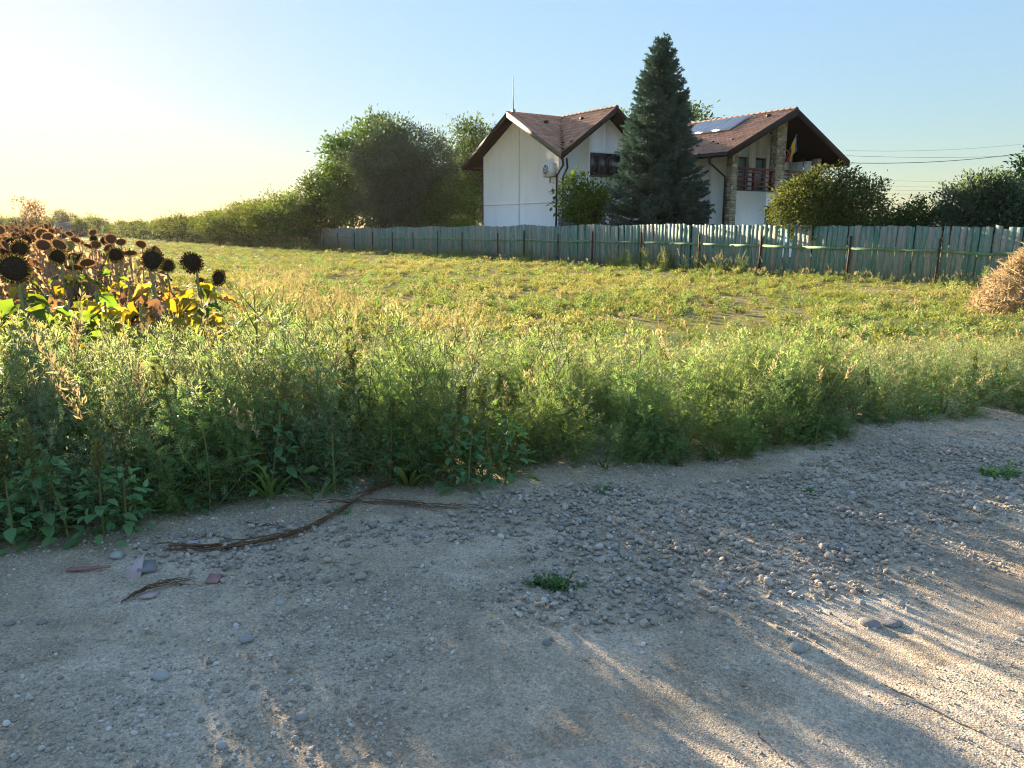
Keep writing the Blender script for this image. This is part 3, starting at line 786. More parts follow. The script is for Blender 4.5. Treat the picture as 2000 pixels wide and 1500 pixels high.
while t < FEND:
    w = random.choice(widths) if random.random() < .85 else .12
    k = (w, random.randrange(2)); h = fence_top(t) + random.gauss(0, .012) + (random.random() < .04) * random.uniform(-.1, .03)
    lean = -(.032 * (1 - float(smooth(4, 15, t))) + random.gauss(0, .011)) if random.random() < .9 else random.gauss(0, .03)
    z0 = random.uniform(-.04, .06)
    if n_plank < 300:
        o = link('plank', pm[k], fence, (-t - w / 2, random.gauss(0, .006), z0)); o.scale = (1, 1, h - z0)
        o.rotation_euler = (random.gauss(0, .006), -lean, random.gauss(0, .006))
    else:
        M = Matrix.Translation((-t - w / 2, random.gauss(0, .006), z0)) @ Matrix.Rotation(-lean, 4, 'Y')
        far.box((-w / 2, -.011, 0), (w / 2, .011, h - z0), 0, None, M)
    n_plank += 1
    t += w + random.choice((.004, .006, .01, .014, .02, .03 if random.random() < .3 else .008))
if far.n: far.build('far_planks', M_PLANK, fence, kind='stuff')
POSTS = [-7.9, -5.3, -2.6, .19, 2.85, 6.07, 8.76, 11.8, 14.8, 17.2, 19.9, 22.2, 25.8, 28.6, 31.7, 34.6, 37.7, 40.8, 43.9, 47.0, 50.0]
for i, p in enumerate(POSTS):
    h = fence_top(p) - .3 + random.gauss(0, .04)
    o = MB().box((-.022, -.022, -.1), (.022, .022, h)).build('post', M_RUST, fence, loc=(-p, -.075, 0)); o.rotation_euler = (random.gauss(0, .012), random.gauss(.01, .014), 0)
for i in range(len(POSTS) - 1):
    a, b = POSTS[i], POSTS[i + 1]
    za, zb = (fence_top(q) * .585 for q in (a, b))
    MB().bar((-a + .02, -.034, za), (-(a + b) / 2, -.036, (za + zb) / 2 + random.gauss(-.02, .012)), .035, .075).build('rail', M_GRAIL, fence)
    MB().bar((-(a + b) / 2, -.037, (za + zb) / 2 + random.gauss(-.02, .012)), (-b, -.035, zb), .035, .075).build('rail', M_GRAIL, fence)

# ------------------------------------------------------------------ trees
M_WALNUT = mat_leaf('walnut_leaf', (0.042, 0.088, 0.026), (0.1, 0.155, 0.05), 0.3, (1.5, 1.5, 0.55))
M_SILVER = mat_leaf('grey_green_leaf', (.054, .089, .057), (.128, .169, .115), .3, (1.4, 1.4, .7), .45)
M_FIG = mat_leaf('fig_leaf', (0.049, 0.098, 0.017), (0.107, 0.156, 0.029), .45, (1.7, 1.6, .5))
M_BUSH = mat_leaf('bush_leaf', (0.039, 0.066, 0.022), (0.110, 0.132, 0.055), .35, (1.7, 1.5, .6))
M_DBUSH = mat_leaf('dark_bush_leaf', (0.041, 0.101, 0.036), (0.101, 0.182, 0.061), .35)
M_WILLOW = mat_leaf('silvery_leaf', (0.101, 0.159, 0.107), (0.215, 0.288, 0.201), .4, (1.3, 1.35, .8))
M_ACACIA = mat_leaf('hedge_leaf', (.05, .088, .024), (.125, .165, .045), .32, (1.8, 1.6, .55))
M_PALE = mat_leaf('pale_brown_leaf', (.16, .1, .055), (.3, .21, .12), .4, (1.3, 1.2, .8))
M_NEEDLE = mat_leaf('spruce_needle', (0.045, 0.098, 0.088), (0.138, 0.219, 0.188), 0.12, (1.2, 1.3, 1.0), .5)

def rand_dirs(n, up=0.0):
    v = rng.normal(size=(n, 3)); v[:, 2] += up
    return unit(v)
def limb(mb, a, b, r0, r1, seg=5, wob=.06, m=0):
    a = np.array(a, float); b = np.array(b, float); t = np.linspace(0, 1, seg + 1)[:, None]
    l = np.linalg.norm(b - a)
    P = a + (b - a) * t + rng.normal(size=(seg + 1, 3)) * wob * l * np.sin(np.pi * t) * .6
    P[:, 2] += l * .1 * np.sin(np.pi * t[:, 0])
    mb.tube(P, np.linspace(r0, r1, seg + 1), 6, m)
    return P
def crown_tree(height, rx, ry, z0, leaf, n_clump, per, clump_r, seed, shape=1.0, trunk_r=.16, template=(DIAM, DIAM_F), droop=.25, lean=(0, 0), stems=1, gaps=.3, shoots=0):
    """crown of leaf clumps on an uneven envelope, and a trunk with limbs that reach into the clumps"""
    global rng
    keep = rng; rng = np.random.default_rng(seed)
    crown, trunk = MB(), MB()
    zc, hz = (height + z0) / 2, (height - z0) / 2
    d = rand_dirs(n_clump)
    bumps = rand_dirs(9); bw = rng.uniform(-.3, .28, 9)
    env = 1 + sum(w * np.exp(-np.sum((d - b) ** 2, 1) / .22) for w, b in zip(bw, bumps))
    rad = rng.random(n_clump) ** (.42) * env
    rad = np.clip(rad, 0, 1.25)
    C = np.stack([d[:, 0] * rx * rad + lean[0] * 0, d[:, 1] * ry * rad, zc + d[:, 2] * hz * rad * np.where(d[:, 2] > 0, 1, shape)], 1)
    # leave gaps
    h = vnoise(C[:, 0] / (clump_r * 2.2) + 50, C[:, 2] / (clump_r * 2.2) + C[:, 1] * .4 / clump_r + 50, seed)
    C = C[h > gaps]
    keepz = C[:, 2] > z0 * .6
    C = C[keepz]
    n = len(C)
    size = clump_r * rng.uniform(.6, 1.3, n)
    k = np.repeat(np.arange(n), per)
    q = rng.normal(size=(len(k), 3)) * .55
    out = unit(C - np.array([0, 0, zc - hz * .3]))
    P = C[k] + q * size[k][:, None] * np.array([1, 1, .75])
    D = unit(q * .8 + out[k] * .6 + np.array([0, 0, -droop]) + rng.normal(size=(len(k), 3)) * .5)
    Nn = unit(rng.normal(size=(len(k), 3)) * .7 + np.array([0, 0, 1.0]) + out[k] * .4)
    ok = P[:, 2] > .15
    cl = rng.random(n)
    crown.place(template[0], template[1], P[ok], D[ok], Nn[ok], leaf * rng.uniform(.65, 1.3, ok.sum()), 0, np.clip(.55 * cl[k][ok] + .45 * rng.random(ok.sum()), 0, 1))
    if shoots:
        i = rng.integers(0, n, shoots); b0 = C[i][:, :2] * .9; zt = C[i][:, 2]
        for q in range(shoots):
            m_ = 16; tt = np.linspace(0, 1, m_)[:, None]; top = np.array([rng.normal() * .25, rng.normal() * .25, rng.uniform(.7, 1.5)])
            Q = np.array([*b0[q], max(zt[q], zc)]) + top * tt
            crown.place(template[0], template[1], Q + rng.normal(size=Q.shape) * .07, rng.normal(size=Q.shape) + np.array([0, 0, .4]), rng.normal(size=Q.shape) * .5 + np.array([0, 0, 1.]), leaf * .8 * rng.uniform(.6, 1.2, m_), 0)
    for s in range(stems):
        bx = np.array([rng.normal() * .25 * (stems > 1), rng.normal() * .25 * (stems > 1), -.1])
        top = np.array([bx[0] * 2, bx[1] * 2, z0 + hz * .55])
        T = limb(trunk, bx, top, trunk_r, trunk_r * .6, 6, .03)
        pick = rng.choice(n, min(n, 26 // stems + 6), replace=False)
        for i in pick:
            j = rng.integers(3, 7)
            limb(trunk, T[j], C[i], trunk_r * .38 * (1.1 - j * .08), .012, 5, .07)
    rng = keep
    return crown, trunk
def tree(name, loc, label, cat='tree', mat=M_WALNUT, bark=M_BARK, group=None, rz=0, **kw):
    c, t = crown_tree(**kw)
    e = empty(name, loc, rz, label=label, cat=cat, group=group)
    c.build('crown', mat, e); t.build('trunk', bark, e, smooth=True)
    return e

tree('walnut_tree', at(742, 446, 58).xy.to_3d(), 'tall walnut tree with loose yellow-green leaves behind the grey-green round tree', mat=M_WALNUT,
     height=9.4, rx=4.3, ry=3.6, z0=1.0, leaf=.30, n_clump=460, per=52, clump_r=.75, seed=11, trunk_r=.22, gaps=.2)
tree('walnut_tree', at(655, 446, 60.5).xy.to_3d(), 'low spreading walnut tree hanging over the far end of the fence', mat=M_WALNUT,
     height=6.2, rx=2.3, ry=2.2, z0=1.3, leaf=.27, n_clump=240, per=52, clump_r=.62, seed=12, trunk_r=.16, gaps=.22)
tree('round_tree', at(800, 446, 54.5).xy.to_3d(), 'dense round grey-green tree beside the white gable wall', mat=M_SILVER,
     height=8.3, rx=4.1, ry=3.4, z0=.5, leaf=.2, n_clump=760, per=64, clump_r=.5, seed=13, trunk_r=.2, gaps=.16, shape=1.0)
tree('walnut_tree', at(925, 446, 60).xy.to_3d(), 'thin-leaved tree showing between the round tree and the house roof', mat=M_WALNUT,
     height=9.5, rx=2.6, ry=2.4, z0=1.2, leaf=.24, n_clump=380, per=50, clump_r=.7, seed=14, trunk_r=.16, gaps=.18)
tree('garden_bush', at(880, 446, 52).xy.to_3d(), 'dark leafy bush under the thin-leaved tree, between round tree and gable wall', 'bush', mat=M_WALNUT,
     height=4.6, rx=1.9, ry=1.4, z0=.4, leaf=.22, n_clump=170, per=46, clump_r=.5, seed=28, trunk_r=.06, gaps=.16, stems=3)
tree('walnut_tree', at(1278, 446, 57).xy.to_3d(), 'tall tree rising behind the house on both sides of the spruce top', mat=M_WALNUT,
     height=10.6, rx=4.9, ry=3.6, z0=3.0, leaf=.28, n_clump=380, per=46, clump_r=.75, seed=15, trunk_r=.22, gaps=.33)
tree('fig_tree', at(1142, 446, 37.3).xy.to_3d(), 'small broad-leaved tree against the house wall left of the spruce', mat=M_FIG,
     height=4.0, rx=1.25, ry=.95, z0=1.5, leaf=.2, n_clump=95, per=40, clump_r=.36, seed=16, trunk_r=.07, gaps=.22, template=(BROAD, BROAD_F), stems=2)
tree('garden_bush', at(1602, 446, 25.6).xy.to_3d(), 'rounded leafy bush leaning over the fence in front of the balcony', 'bush', mat=M_BUSH,
     height=3.35, rx=1.75, ry=1.3, z0=.9, leaf=.105, n_clump=330, per=70, clump_r=.3, seed=17, trunk_r=.06, gaps=.2, template=(BROAD, BROAD_F), stems=3)
tree('garden_bush', at(1682, 446, 26.6).xy.to_3d(), 'thin twiggy bush just right of the rounded bush, leaning on the fence', 'bush', mat=M_BUSH,
     height=3.25, rx=.95, ry=.9, z0=.9, leaf=.1, n_clump=110, per=46, clump_r=.28, seed=27, trunk_r=.05, gaps=.3, template=(BROAD, BROAD_F), stems=3)
tree('garden_bush', at(1785, 446, 27).xy.to_3d(), 'low dark green bush behind the fence between rounded and silvery bushes', 'bush', mat=M_DBUSH,
     height=2.55, rx=1.5, ry=1.0, z0=.8, leaf=.1, n_clump=190, per=56, clump_r=.28, seed=18, trunk_r=.05, gaps=.22, template=(BROAD, BROAD_F), stems=3)
tree('garden_bush', at(1925, 446, 25.5).xy.to_3d(), 'tall silvery green bush behind the fence at the right picture edge', 'bush', mat=M_WILLOW,
     height=3.35, rx=1.35, ry=1.0, z0=.7, leaf=.13, n_clump=300, per=60, clump_r=.3, seed=19, trunk_r=.06, gaps=.18, droop=-.25, stems=4)
tree('garden_bush', at(2040, 446, 25).xy.to_3d(), 'silvery bush mostly cut off by the right picture edge', 'bush', mat=M_WILLOW,
     height=3.2, rx=1.2, ry=1.0, z0=.7, leaf=.13, n_clump=220, per=56, clump_r=.3, seed=20, trunk_r=.06, gaps=.2, droop=-.25, stems=4)
tree('walnut_tree', at(2030, 446, 30).xy.to_3d(), 'yellow-green tree peeking above the silvery bushes at the right edge', mat=M_WALNUT,
     height=4.7, rx=1.5, ry=1.3, z0=1.2, leaf=.2, n_clump=110, per=40, clump_r=.5, seed=21, trunk_r=.1, gaps=.3)
tree('young_tree', at(905, 446, 50).xy.to_3d(), 'small yellow-leaved shrub beside the house downpipe, low behind the fence', 'shrub', mat=M_FIG,
     height=2.3, rx=.9, ry=.7, z0=.4, leaf=.17, n_clump=50, per=34, clump_r=.32, seed=22, trunk_r=.05, gaps=.25)

# blue-green spruce: whorls of drooping branches carrying needle sprays
def spruce(height, rmax, seed=3):
    global rng
    keep = rng; rng = np.random.default_rng(seed)
    tr, cr = MB(), MB()
    tr.tube([(0, 0, -.1), (.02, 0, height * .5), (0, .02, height)], [.2, .11, .015], 8)
    Pn, Dn, Nr, Sn, Rn = [], [], [], [], []
    z = .35
    while z < height - .12:
        f = 1 - z / height
        prof = rmax * (f ** .76) * (1 - .2 * math.exp(-z / .5))
        nb = max(5, int(17 * f ** .4 + 3))
        for k in range(nb):
            az = rng.uniform(0, 2 * math.pi); ln = prof * rng.uniform(.78, 1.1) + .1
            elev = np.interp(f, [0, .25, 1], [.75, .12, -.22]) + rng.normal() * .1
            zb = z + rng.uniform(-.1, .1)
            d = np.array([math.cos(az) * math.cos(elev), math.sin(az) * math.cos(elev), math.sin(elev)])
            n = max(3, int(ln / .075)); t = np.linspace(0, 1, n + 1)
            P = np.array([0, 0, zb]) + d * ln * t[:, None]; P[:, 2] += .16 * ln * t ** 2.2 - .1 * ln * np.sin(np.pi * t) * .6
            if ln > .5: tr.tube(P[:: max(1, n // 4)], np.linspace(.022, .006, len(P[:: max(1, n // 4)])), 4)
            side = unit(np.cross(d, [0, 0, 1])[None])[0]; br = rng.random()
            for i in range(max(1, int(n * .22)), n + 1):
                w = (.34 * ln * (1 - t[i]) ** .8 + .09)
                for sg in (-1, 1):
                    for q in range(2):
                        dd = d * rng.uniform(.5, 1) + side * sg * rng.uniform(.45, 1.0) + np.array([0, 0, rng.normal() * .22 + .05])
                        s0 = P[i] + side * sg * w * q * .5 + rng.normal(size=3) * .025
                        Pn.append(s0); Dn.append(dd); Nr.append(np.array([0, 0, 1]) + rng.normal(size=3) * .5); Sn.append(rng.uniform(.13, .22)); Rn.append(.6 * br + .4 * rng.random())
                Pn.append(P[i]); Dn.append(d + rng.normal(size=3) * .3 + np.array([0, 0, .25])); Nr.append(np.array([0, 0, 1.]) + rng.normal(size=3) * .4); Sn.append(rng.uniform(.12, .2)); Rn.append(.6 * br + .4 * rng.random())
        z += .135 + .04 * f
    # a needle spray: thin crossed blades round a twig
    V = []; F = []
    def bl(a, b, w, nrm):
        a = np.array(a); b = np.array(b); dd = b - a; s = np.cross(dd, nrm); s = s / np.linalg.norm(s) * w; k = len(V)
        V.extend([a, a + dd * .5 + s, b, a + dd * .5 - s]); F.append((k, k + 3, k + 2, k + 1))
    bl((0, 0, 0), (1, 0, 0), .12, (0, 0, 1)); bl((0, 0, 0), (1, 0, 0), .12, (0, 1, 0.2))
    for x in (.15, .5):
        for a in (0, 2.1, 4.2): bl((x, 0, 0), (x + .38, .3 * math.cos(a), .3 * math.sin(a)), .06, (.3, -math.sin(a), math.cos(a)))
    cr.place(np.array(V), np.array(F), np.array(Pn), np.array(Dn), np.array(Nr), np.array(Sn), 0, np.array(Rn))
    rng = keep
    return cr, tr
c_, t_ = spruce(9.25, 2.55)
e = empty('spruce_tree', at(1281, 446, 34.3).xy.to_3d(), .4, label='tall dark blue-green spruce standing in front of the white house', cat='tree')
c_.build('crown', M_NEEDLE, e); t_.build('trunk', M_BARK2, e)

# hedge of wild trees on the left: a few kinds, each tree an object of its own
HK = []
for k, (h, r, n, pr, cr_) in enumerate(((4.6, 2.3, 170, 40, .6), (4.0, 2.1, 150, 40, .55), (5.2, 2.4, 180, 38, .62), (3.4, 2.0, 130, 40, .5))):
    c, t = crown_tree(height=h, rx=r, ry=r, z0=.25, leaf=.26, n_clump=n, per=pr, clump_r=cr_, seed=40 + k, trunk_r=.09, gaps=.28, droop=-.15, stems=3, shoots=34)
    HK.append((c.mesh('crown', M_ACACIA), t.mesh('trunk', M_BARK, True), h))
HEDGE = [(590, 61, 2, 1.0), (562, 63, 0, 1.02), (533, 65, 2, .93), (505, 68, 0, 1.0), (478, 71, 2, .86), (452, 74, 0, .95), (428, 78, 1, 1.0), (404, 82, 0, .87), (382, 87, 1, .98), (360, 92, 3, 1.1), (338, 97, 1, .95), (316, 103, 3, 1.1), (296, 110, 1, .9), (274, 117, 3, 1.0), (254, 126, 1, .85), (236, 136, 3, .95), (218, 146, 1, .8),
         (547, 70, 2, .95), (492, 76, 2, .95), (440, 84, 2, .9)]
HL = {0: 'wild tree at the near end of the hedge, touching the fence end', 1: 'second wild tree of the hedge counted from the fence end'}
for i, (px, Y, k, s) in enumerate(HEDGE):
    p = at(px, 446, Y)
    lab = HL.get(i, 'bushy yellow-green wild tree in the hedge along the far field edge')
    e = empty('hedge_tree', (p.x, p.y, 0), i * 1.7, label=lab, cat='tree', group='wild trees of the hedge')
    e.scale = (s, s, s * random.uniform(.66, .86))
    link('crown', HK[k][0], e); link('trunk', HK[k][1], e)
# far trees on the horizon
for i, (px, Y, k, s) in enumerate([(196, 165, 1, .9), (176, 180, 0, 1.0), (158, 150, 3, .9), (122, 190, 2, 1.1), (96, 170, 1, .9), (60, 200, 0, 1.0), (28, 180, 3, 1.1), (2, 190, 0, 1.0), (-30, 200, 2, 1.0), (-70, 190, 0, 1.0)]):
    p = at(px, 446, Y)
    e = empty('horizon_tree', (p.x, p.y, 0), i * 2.1, label='small hazy tree on the far horizon beyond the sunflower field', cat='tree', group='trees on the far horizon')
    e.scale = (s * 1.2, s * 1.2, s); link('crown', HK[k][0], e); link('trunk', HK[k][1], e)
# lone pale tree
c, t = crown_tree(height=4.1, rx=1.5, ry=1.4, z0=1.0, leaf=.22, n_clump=60, per=16, clump_r=.42, seed=61, trunk_r=.08, gaps=.35, droop=-.2, stems=2)
e = empty('lone_tree', at(64, 446, 62).xy.to_3d(), 0, label='lone pale brown sparse tree on the horizon above the sunflowers', cat='tree')
c.build('crown', M_PALE, e); t.build('trunk', mat_bark('pale_bark', (.2, .14, .1)), e)
# far shed beyond the sunflowers, small sheds behind the fence
def shed(name, loc, rz, w, d, h, rh, mw, mr, label):
    e = empty(name, loc, rz, label=label, cat='shed')
    MB().box((-w/2, -d/2, 0), (w/2, d/2, h)).build('wall', mw, e)
    mb = MB(); V = [(-w/2-.2, -d/2-.2, h), (w/2+.2, -d/2-.2, h), (w/2+.2, 0, h+rh), (-w/2-.2, 0, h+rh), (-w/2-.2, d/2+.2, h), (w/2+.2, d/2+.2, h)]
    mb.add(np.array(V, float), [(0,1,2,3), (3,2,5,4), (0,3,4), (1,5,2), (0,4,5,1)]); mb.build('roof', mr, e)
    MB().box((-.4, -d/2-.02, .05), (.4, -d/2-.005, min(h-.2, 1.9))).build('door', M_DARK, e)
M_YEL = mat_render('yellow_render', (.6, .5, .2)); M_TIN = mat_solid('tin_roof', (.16, .15, .15), .8, 0)
shed('far_shed', at(138, 446, 150).xy.to_3d(), .9, 4.5, 3.5, 1.5, 1.1, M_PLINTH, M_TIN, 'small grey-roofed shed on the horizon beyond the sunflowers')
shed('garden_shed', at(768, 446, 57).xy.to_3d(), FROT, 2.6, 2.4, 1.75, .5, M_YEL, M_TIN, 'small yellow shed under the round tree behind the fence')

# ------------------------------------------------------------------ cables to the house and far power lines
def cable(a, b, sag, r, label, name='overhead_cable'):
    t = np.linspace(0, 1, 25)[:, None]; P = np.array(a) * (1 - t) + np.array(b) * t; P[:, 2] -= sag * 4 * t[:, 0] * (1 - t[:, 0])
    return MB().tube(P, r, 5).build(name, M_CABLE, label=label, cat='cable', group='overhead cables', smooth=True)
pole = Vector((50, 58, 0))
hc = fu(-14.3, 16.6)
for k, (z0, px1, py1, lab) in enumerate(((4.72, 2000, 284, 'thickest overhead cable running from the house eave to the right'), (5.0, 2000, 296, 'thin overhead cable crossing the thick one beside the house eave'), (5.35, 2000, 269, 'uppermost faint overhead cable from the house to the right'))):
    a = at(1652, [318, 304, 294][k], hc.y); b = at(px1, py1, 49); b2 = a + (b - a) * 1.55
    cable(a, b2, (.5, .25, .4)[k], (.017, .008, .006)[k], lab)
pp = b2
e = empty('utility_pole', (pp.x + .2, pp.y, 0), 0, label='concrete utility pole beyond the right picture edge', cat='pole')
MB().tube([(0, 0, -.2), (0, 0, pp.z + 1.2)], [.16, .1], 8).build('shaft', M_PLINTH, e); MB().box((-.6, -.06, pp.z + .3), (.6, .06, pp.z + .42)).build('crossarm', M_STEEL, e)
for k, (ya, yb) in enumerate(((347, 341), (358, 351), (366, 356), (373, 366))):
    cable(at(1690, ya + 3, 190), at(2150, yb - 4, 190), 1.2, .018, ('topmost', 'second', 'third', 'lowest')[k] + ' of four faint far power lines above the bushes', 'power_line')

# ------------------------------------------------------------------ weeds: kinds of plant, then the scattered mass
DRY = (.4, .36, .19)
M_RAG = mat_leaf('ragweed_leaf', (0.127, 0.207, 0.086), (0.230, 0.333, 0.138), 0.4, (1.5, 1.5, 0.75), .6, DRY)
M_RAGT = mat_leaf('ragweed_tip', (0.18, 0.22, 0.11), (0.31, 0.35, 0.19), 0.48, (1.4, 1.4, 0.75), .6, DRY)
M_ART = mat_leaf('mugwort_leaf', (0.155, 0.230, 0.144), (0.276, 0.380, 0.230), 0.4, (1.4, 1.45, 0.8), .6, DRY)
M_ARTT = mat_leaf('mugwort_tip', (0.22, 0.26, 0.15), (0.36, 0.39, 0.24), 0.48, (1.35, 1.3, 0.85), .6, DRY)
M_AMA = mat_leaf('amaranth_leaf', (0.106, 0.222, 0.106), (0.199, 0.350, 0.163), .35, (1.6, 1.6, .5), .5, DRY)
M_SPIKE = mat_leaf('amaranth_spike', (.13, .17, .07), (.22, .23, .1), .3, (1.3, 1.3, .6), .8, DRY)
M_STEM = mat_leaf('weed_stem', (0.149, 0.194, 0.075), (0.254, 0.254, 0.120), .15, (1.2, 1.2, .7), .7, DRY)
M_GRASS = mat_leaf('grass_blade', (0.12, 0.185, 0.055), (0.24, 0.31, 0.11), 0.42, (1.5, 1.5, 0.6), .5, DRY)
M_PANIC = mat_leaf('grass_panicle', (.3, .26, .15), (.44, .39, .24), .4, (1.2, 1.1, .8), .8, DRY)
M_LOW = mat_leaf('low_weed_leaf', (0.16, 0.2, 0.065), (0.29, 0.32, 0.12), 0.4, (1.5, 1.45, 0.6), .6, DRY)
M_STRAW = mat_leaf('dry_straw', (.27, .2, .1), (.42, .33, .18), .35, (1.1, 1.1, .9), .8)

def curve_pts(a, d, l, n, bend):
    """points along a shoot that starts at a, heads along d and bends by vector bend"""
    t = np.linspace(0, 1, n + 1)[:, None]
    return np.array(a) + np.array(d) * l * t + np.array(bend) * l * t ** 2
def bushy_weed(h, spread, nb, leaf, seed, mats, tip_from=.7, feather=True, dens=1.0):
    """upright stem with rising side shoots; feathery leaves all along, finer pale ones at the tips"""
    g = np.random.default_rng(seed); mb = MB()
    lean = g.normal(size=3) * .06; lean[2] = 0
    S = curve_pts((0, 0, -.03), (0, 0, 1), h, 8, lean * 2); mb.tube(S, np.linspace(.0055, .0015, 9), 4, 2, False)
    P, D, Z, W = [], [], [], []
    shoots = [(S, 1.0)]
    for k in range(nb):
        f = .06 + .86 * (k + g.random() * .6) / nb; az = k * 2.4 + g.normal() * .4
        b = S[0] + (S[-1] - S[0]) * f; l = h * spread * ((1 - f) ** .65 + .16) * g.uniform(.75, 1.2)
        el = g.uniform(.5, 1.0); d = np.array([math.cos(az) * math.cos(el), math.sin(az) * math.cos(el), math.sin(el)])
        Q = curve_pts(b, d, l, 6, (0, 0, .28 + g.normal() * .08)); mb.tube(Q, np.linspace(.003, .001, 7), 3, 2, False); shoots.append((Q, l / h))
    for Q, r in shoots:
        L_ = np.linalg.norm(Q[-1] - Q[0]); n = max(4, int(L_ / .022 * dens))
        t = np.sort(g.random(n) ** .8); t = np.clip(t, .08, 1)
        x = np.interp(t, np.linspace(0, 1, len(Q)), Q[:, 0]); y = np.interp(t, np.linspace(0, 1, len(Q)), Q[:, 1]); z = np.interp(t, np.linspace(0, 1, len(Q)), Q[:, 2])
        ax = unit((Q[-1] - Q[0])[None])[0]; az = np.arange(n) * 2.4 + g.random() * 6
        o1 = unit(np.cross(ax, [.3, .5, .1])[None])[0]; o2 = np.cross(ax, o1)
        out = np.cos(az)[:, None] * o1 + np.sin(az)[:, None] * o2
        el = np.interp(t, [0, 1], [.25, 1.3])[:, None]
        P.append(np.stack([x, y, z], 1)); D.append(out + ax * el + np.array([0, 0, .1]) + g.normal(size=(n, 3)) * .15); Z.append(z / h + (t - .5) * .25); W.append(np.interp(t, [0, .3, 1], [.9, 1, .42]))
    P = np.concatenate(P); D = np.concatenate(D); Z = np.concatenate(Z); W = np.concatenate(W)
    Nn = np.array([0, 0, 1.]) + g.normal(size=P.shape) * .45
    tip = (Z > tip_from + g.normal(size=len(Z)) * .1)
    global rng
    keep = rng; rng = g
    T, F = (FEATH, FEATH_F) if feather else (DIAM, DIAM_F)
    mb.place(T, F, P[~tip], D[~tip], Nn[~tip], leaf * W[~tip] * g.uniform(.7, 1.3, (~tip).sum()), 0)
    mb.place(DIAM * np.array([1, .36, 1]), DIAM_F, P[tip], D[tip], Nn[tip], leaf * .72 * W[tip] * g.uniform(.7, 1.3, tip.sum()), 1)
    k = np.repeat(np.arange(tip.sum()), 2)
    mb.place(DIAM * np.array([1, .36, 1]), DIAM_F, P[tip][k] + g.normal(size=(len(k), 3)) * .008, D[tip][k] + g.normal(size=(len(k), 3)) * .6, Nn[tip][k], leaf * .4 * g.uniform(.6, 1.3, len(k)), 1)
    rng = keep
    return mb, mats
def amaranth(h, seed, spike=True, parts=False):
    """upright stem, broad pointed leaves on stalks, a dense spike at the top"""
    g = np.random.default_rng(seed); stem, leaf, sp = MB(), MB(), MB()
    lean = g.normal(size=3) * .1; lean[2] = 0
    S = curve_pts((0, 0, -.03), (0, 0, 1), h * .86, 8, lean); stem.tube(S, np.linspace(.009, .004, 9), 5, 0, False)
    n = int(26 + h * 26); P, D, Nn, Sz = [], [], [], []
    for k in range(n):
        f = .05 + .93 * k / n; b = np.array([np.interp(f, np.linspace(0, 1, 9), S[:, i]) for i in range(3)]); az = k * 2.4 + g.normal() * .3
        el = g.uniform(.1, .7); d = np.array([math.cos(az) * math.cos(el), math.sin(az) * math.cos(el), math.sin(el)])
        pl = (.03 + .07 * (1 - f)) * g.uniform(.8, 1.3); e = b + d * pl; stem.tube([b, e], [.0022, .0014], 3, 0, False)
        P.append(e); D.append(d * np.array([1, 1, .2]) + np.array([0, 0, g.uniform(-.55, .1)])); Nn.append(np.array([0, 0, 1.]) + d * .2 + g.normal(size=3) * .25); Sz.append((.038 + .05 * (1 - f) ** .6) * g.uniform(.6, 1.3))
        if f > .12 and k % 2 == 0:
            for q in range(3):
                P.append(b + d * pl * (.4 + .5 * q)); D.append(d + g.normal(size=3) * .6); Nn.append(np.array([0, 0, 1.]) + g.normal(size=3) * .3); Sz.append(g.uniform(.03, .055))
    global rng
    keep = rng; rng = g
    OV = BROAD * np.array([1, 1.25, 1])
    leaf.place(OV, BROAD_F, np.array(P), np.array(D), np.array(Nn), np.array(Sz), 0)
    if spike:
        m = 170; top = S[-1]; t = g.random(m); th = g.random(m) * 6.28; ln = h * .2
        r = .016 * (1 - t) ** .5 + .003; ax = unit((lean * .6 + np.array([0, 0, 1.]))[None])[0]
        Q = top + ax * (t * ln)[:, None] + np.stack([np.cos(th) * r, np.sin(th) * r, 0 * r], 1)
        sp.place(DIAM * np.array([1, 1.3, 1]), DIAM_F, Q, np.stack([np.cos(th), np.sin(th), 0 * th + 1.1], 1), g.normal(size=(m, 3)), g.uniform(.014, .024, m), 0)
        for k in range(5):
            az = k * 1.3; a2 = unit(np.array([[math.cos(az) * .5, math.sin(az) * .5, 1.]]))[0]; m = 40; t = g.random(m); th = g.random(m) * 6.28
            Q = top - ax * .02 * k + a2 * (t * ln * .45)[:, None] + g.normal(size=(m, 3)) * .006
            sp.place(DIAM, DIAM_F, Q, np.stack([np.cos(th), np.sin(th), 0 * th + 1.1], 1), g.normal(size=(m, 3)), g.uniform(.012, .02, m), 0)
    rng = keep
    return stem, leaf, sp
def merge(*items):
    out = MB()
    for mb, m in items:
        for g, _, r in mb.f: out.f.append((g + out.n, m, r))
        out.v += mb.v; out.n += mb.n
    return out
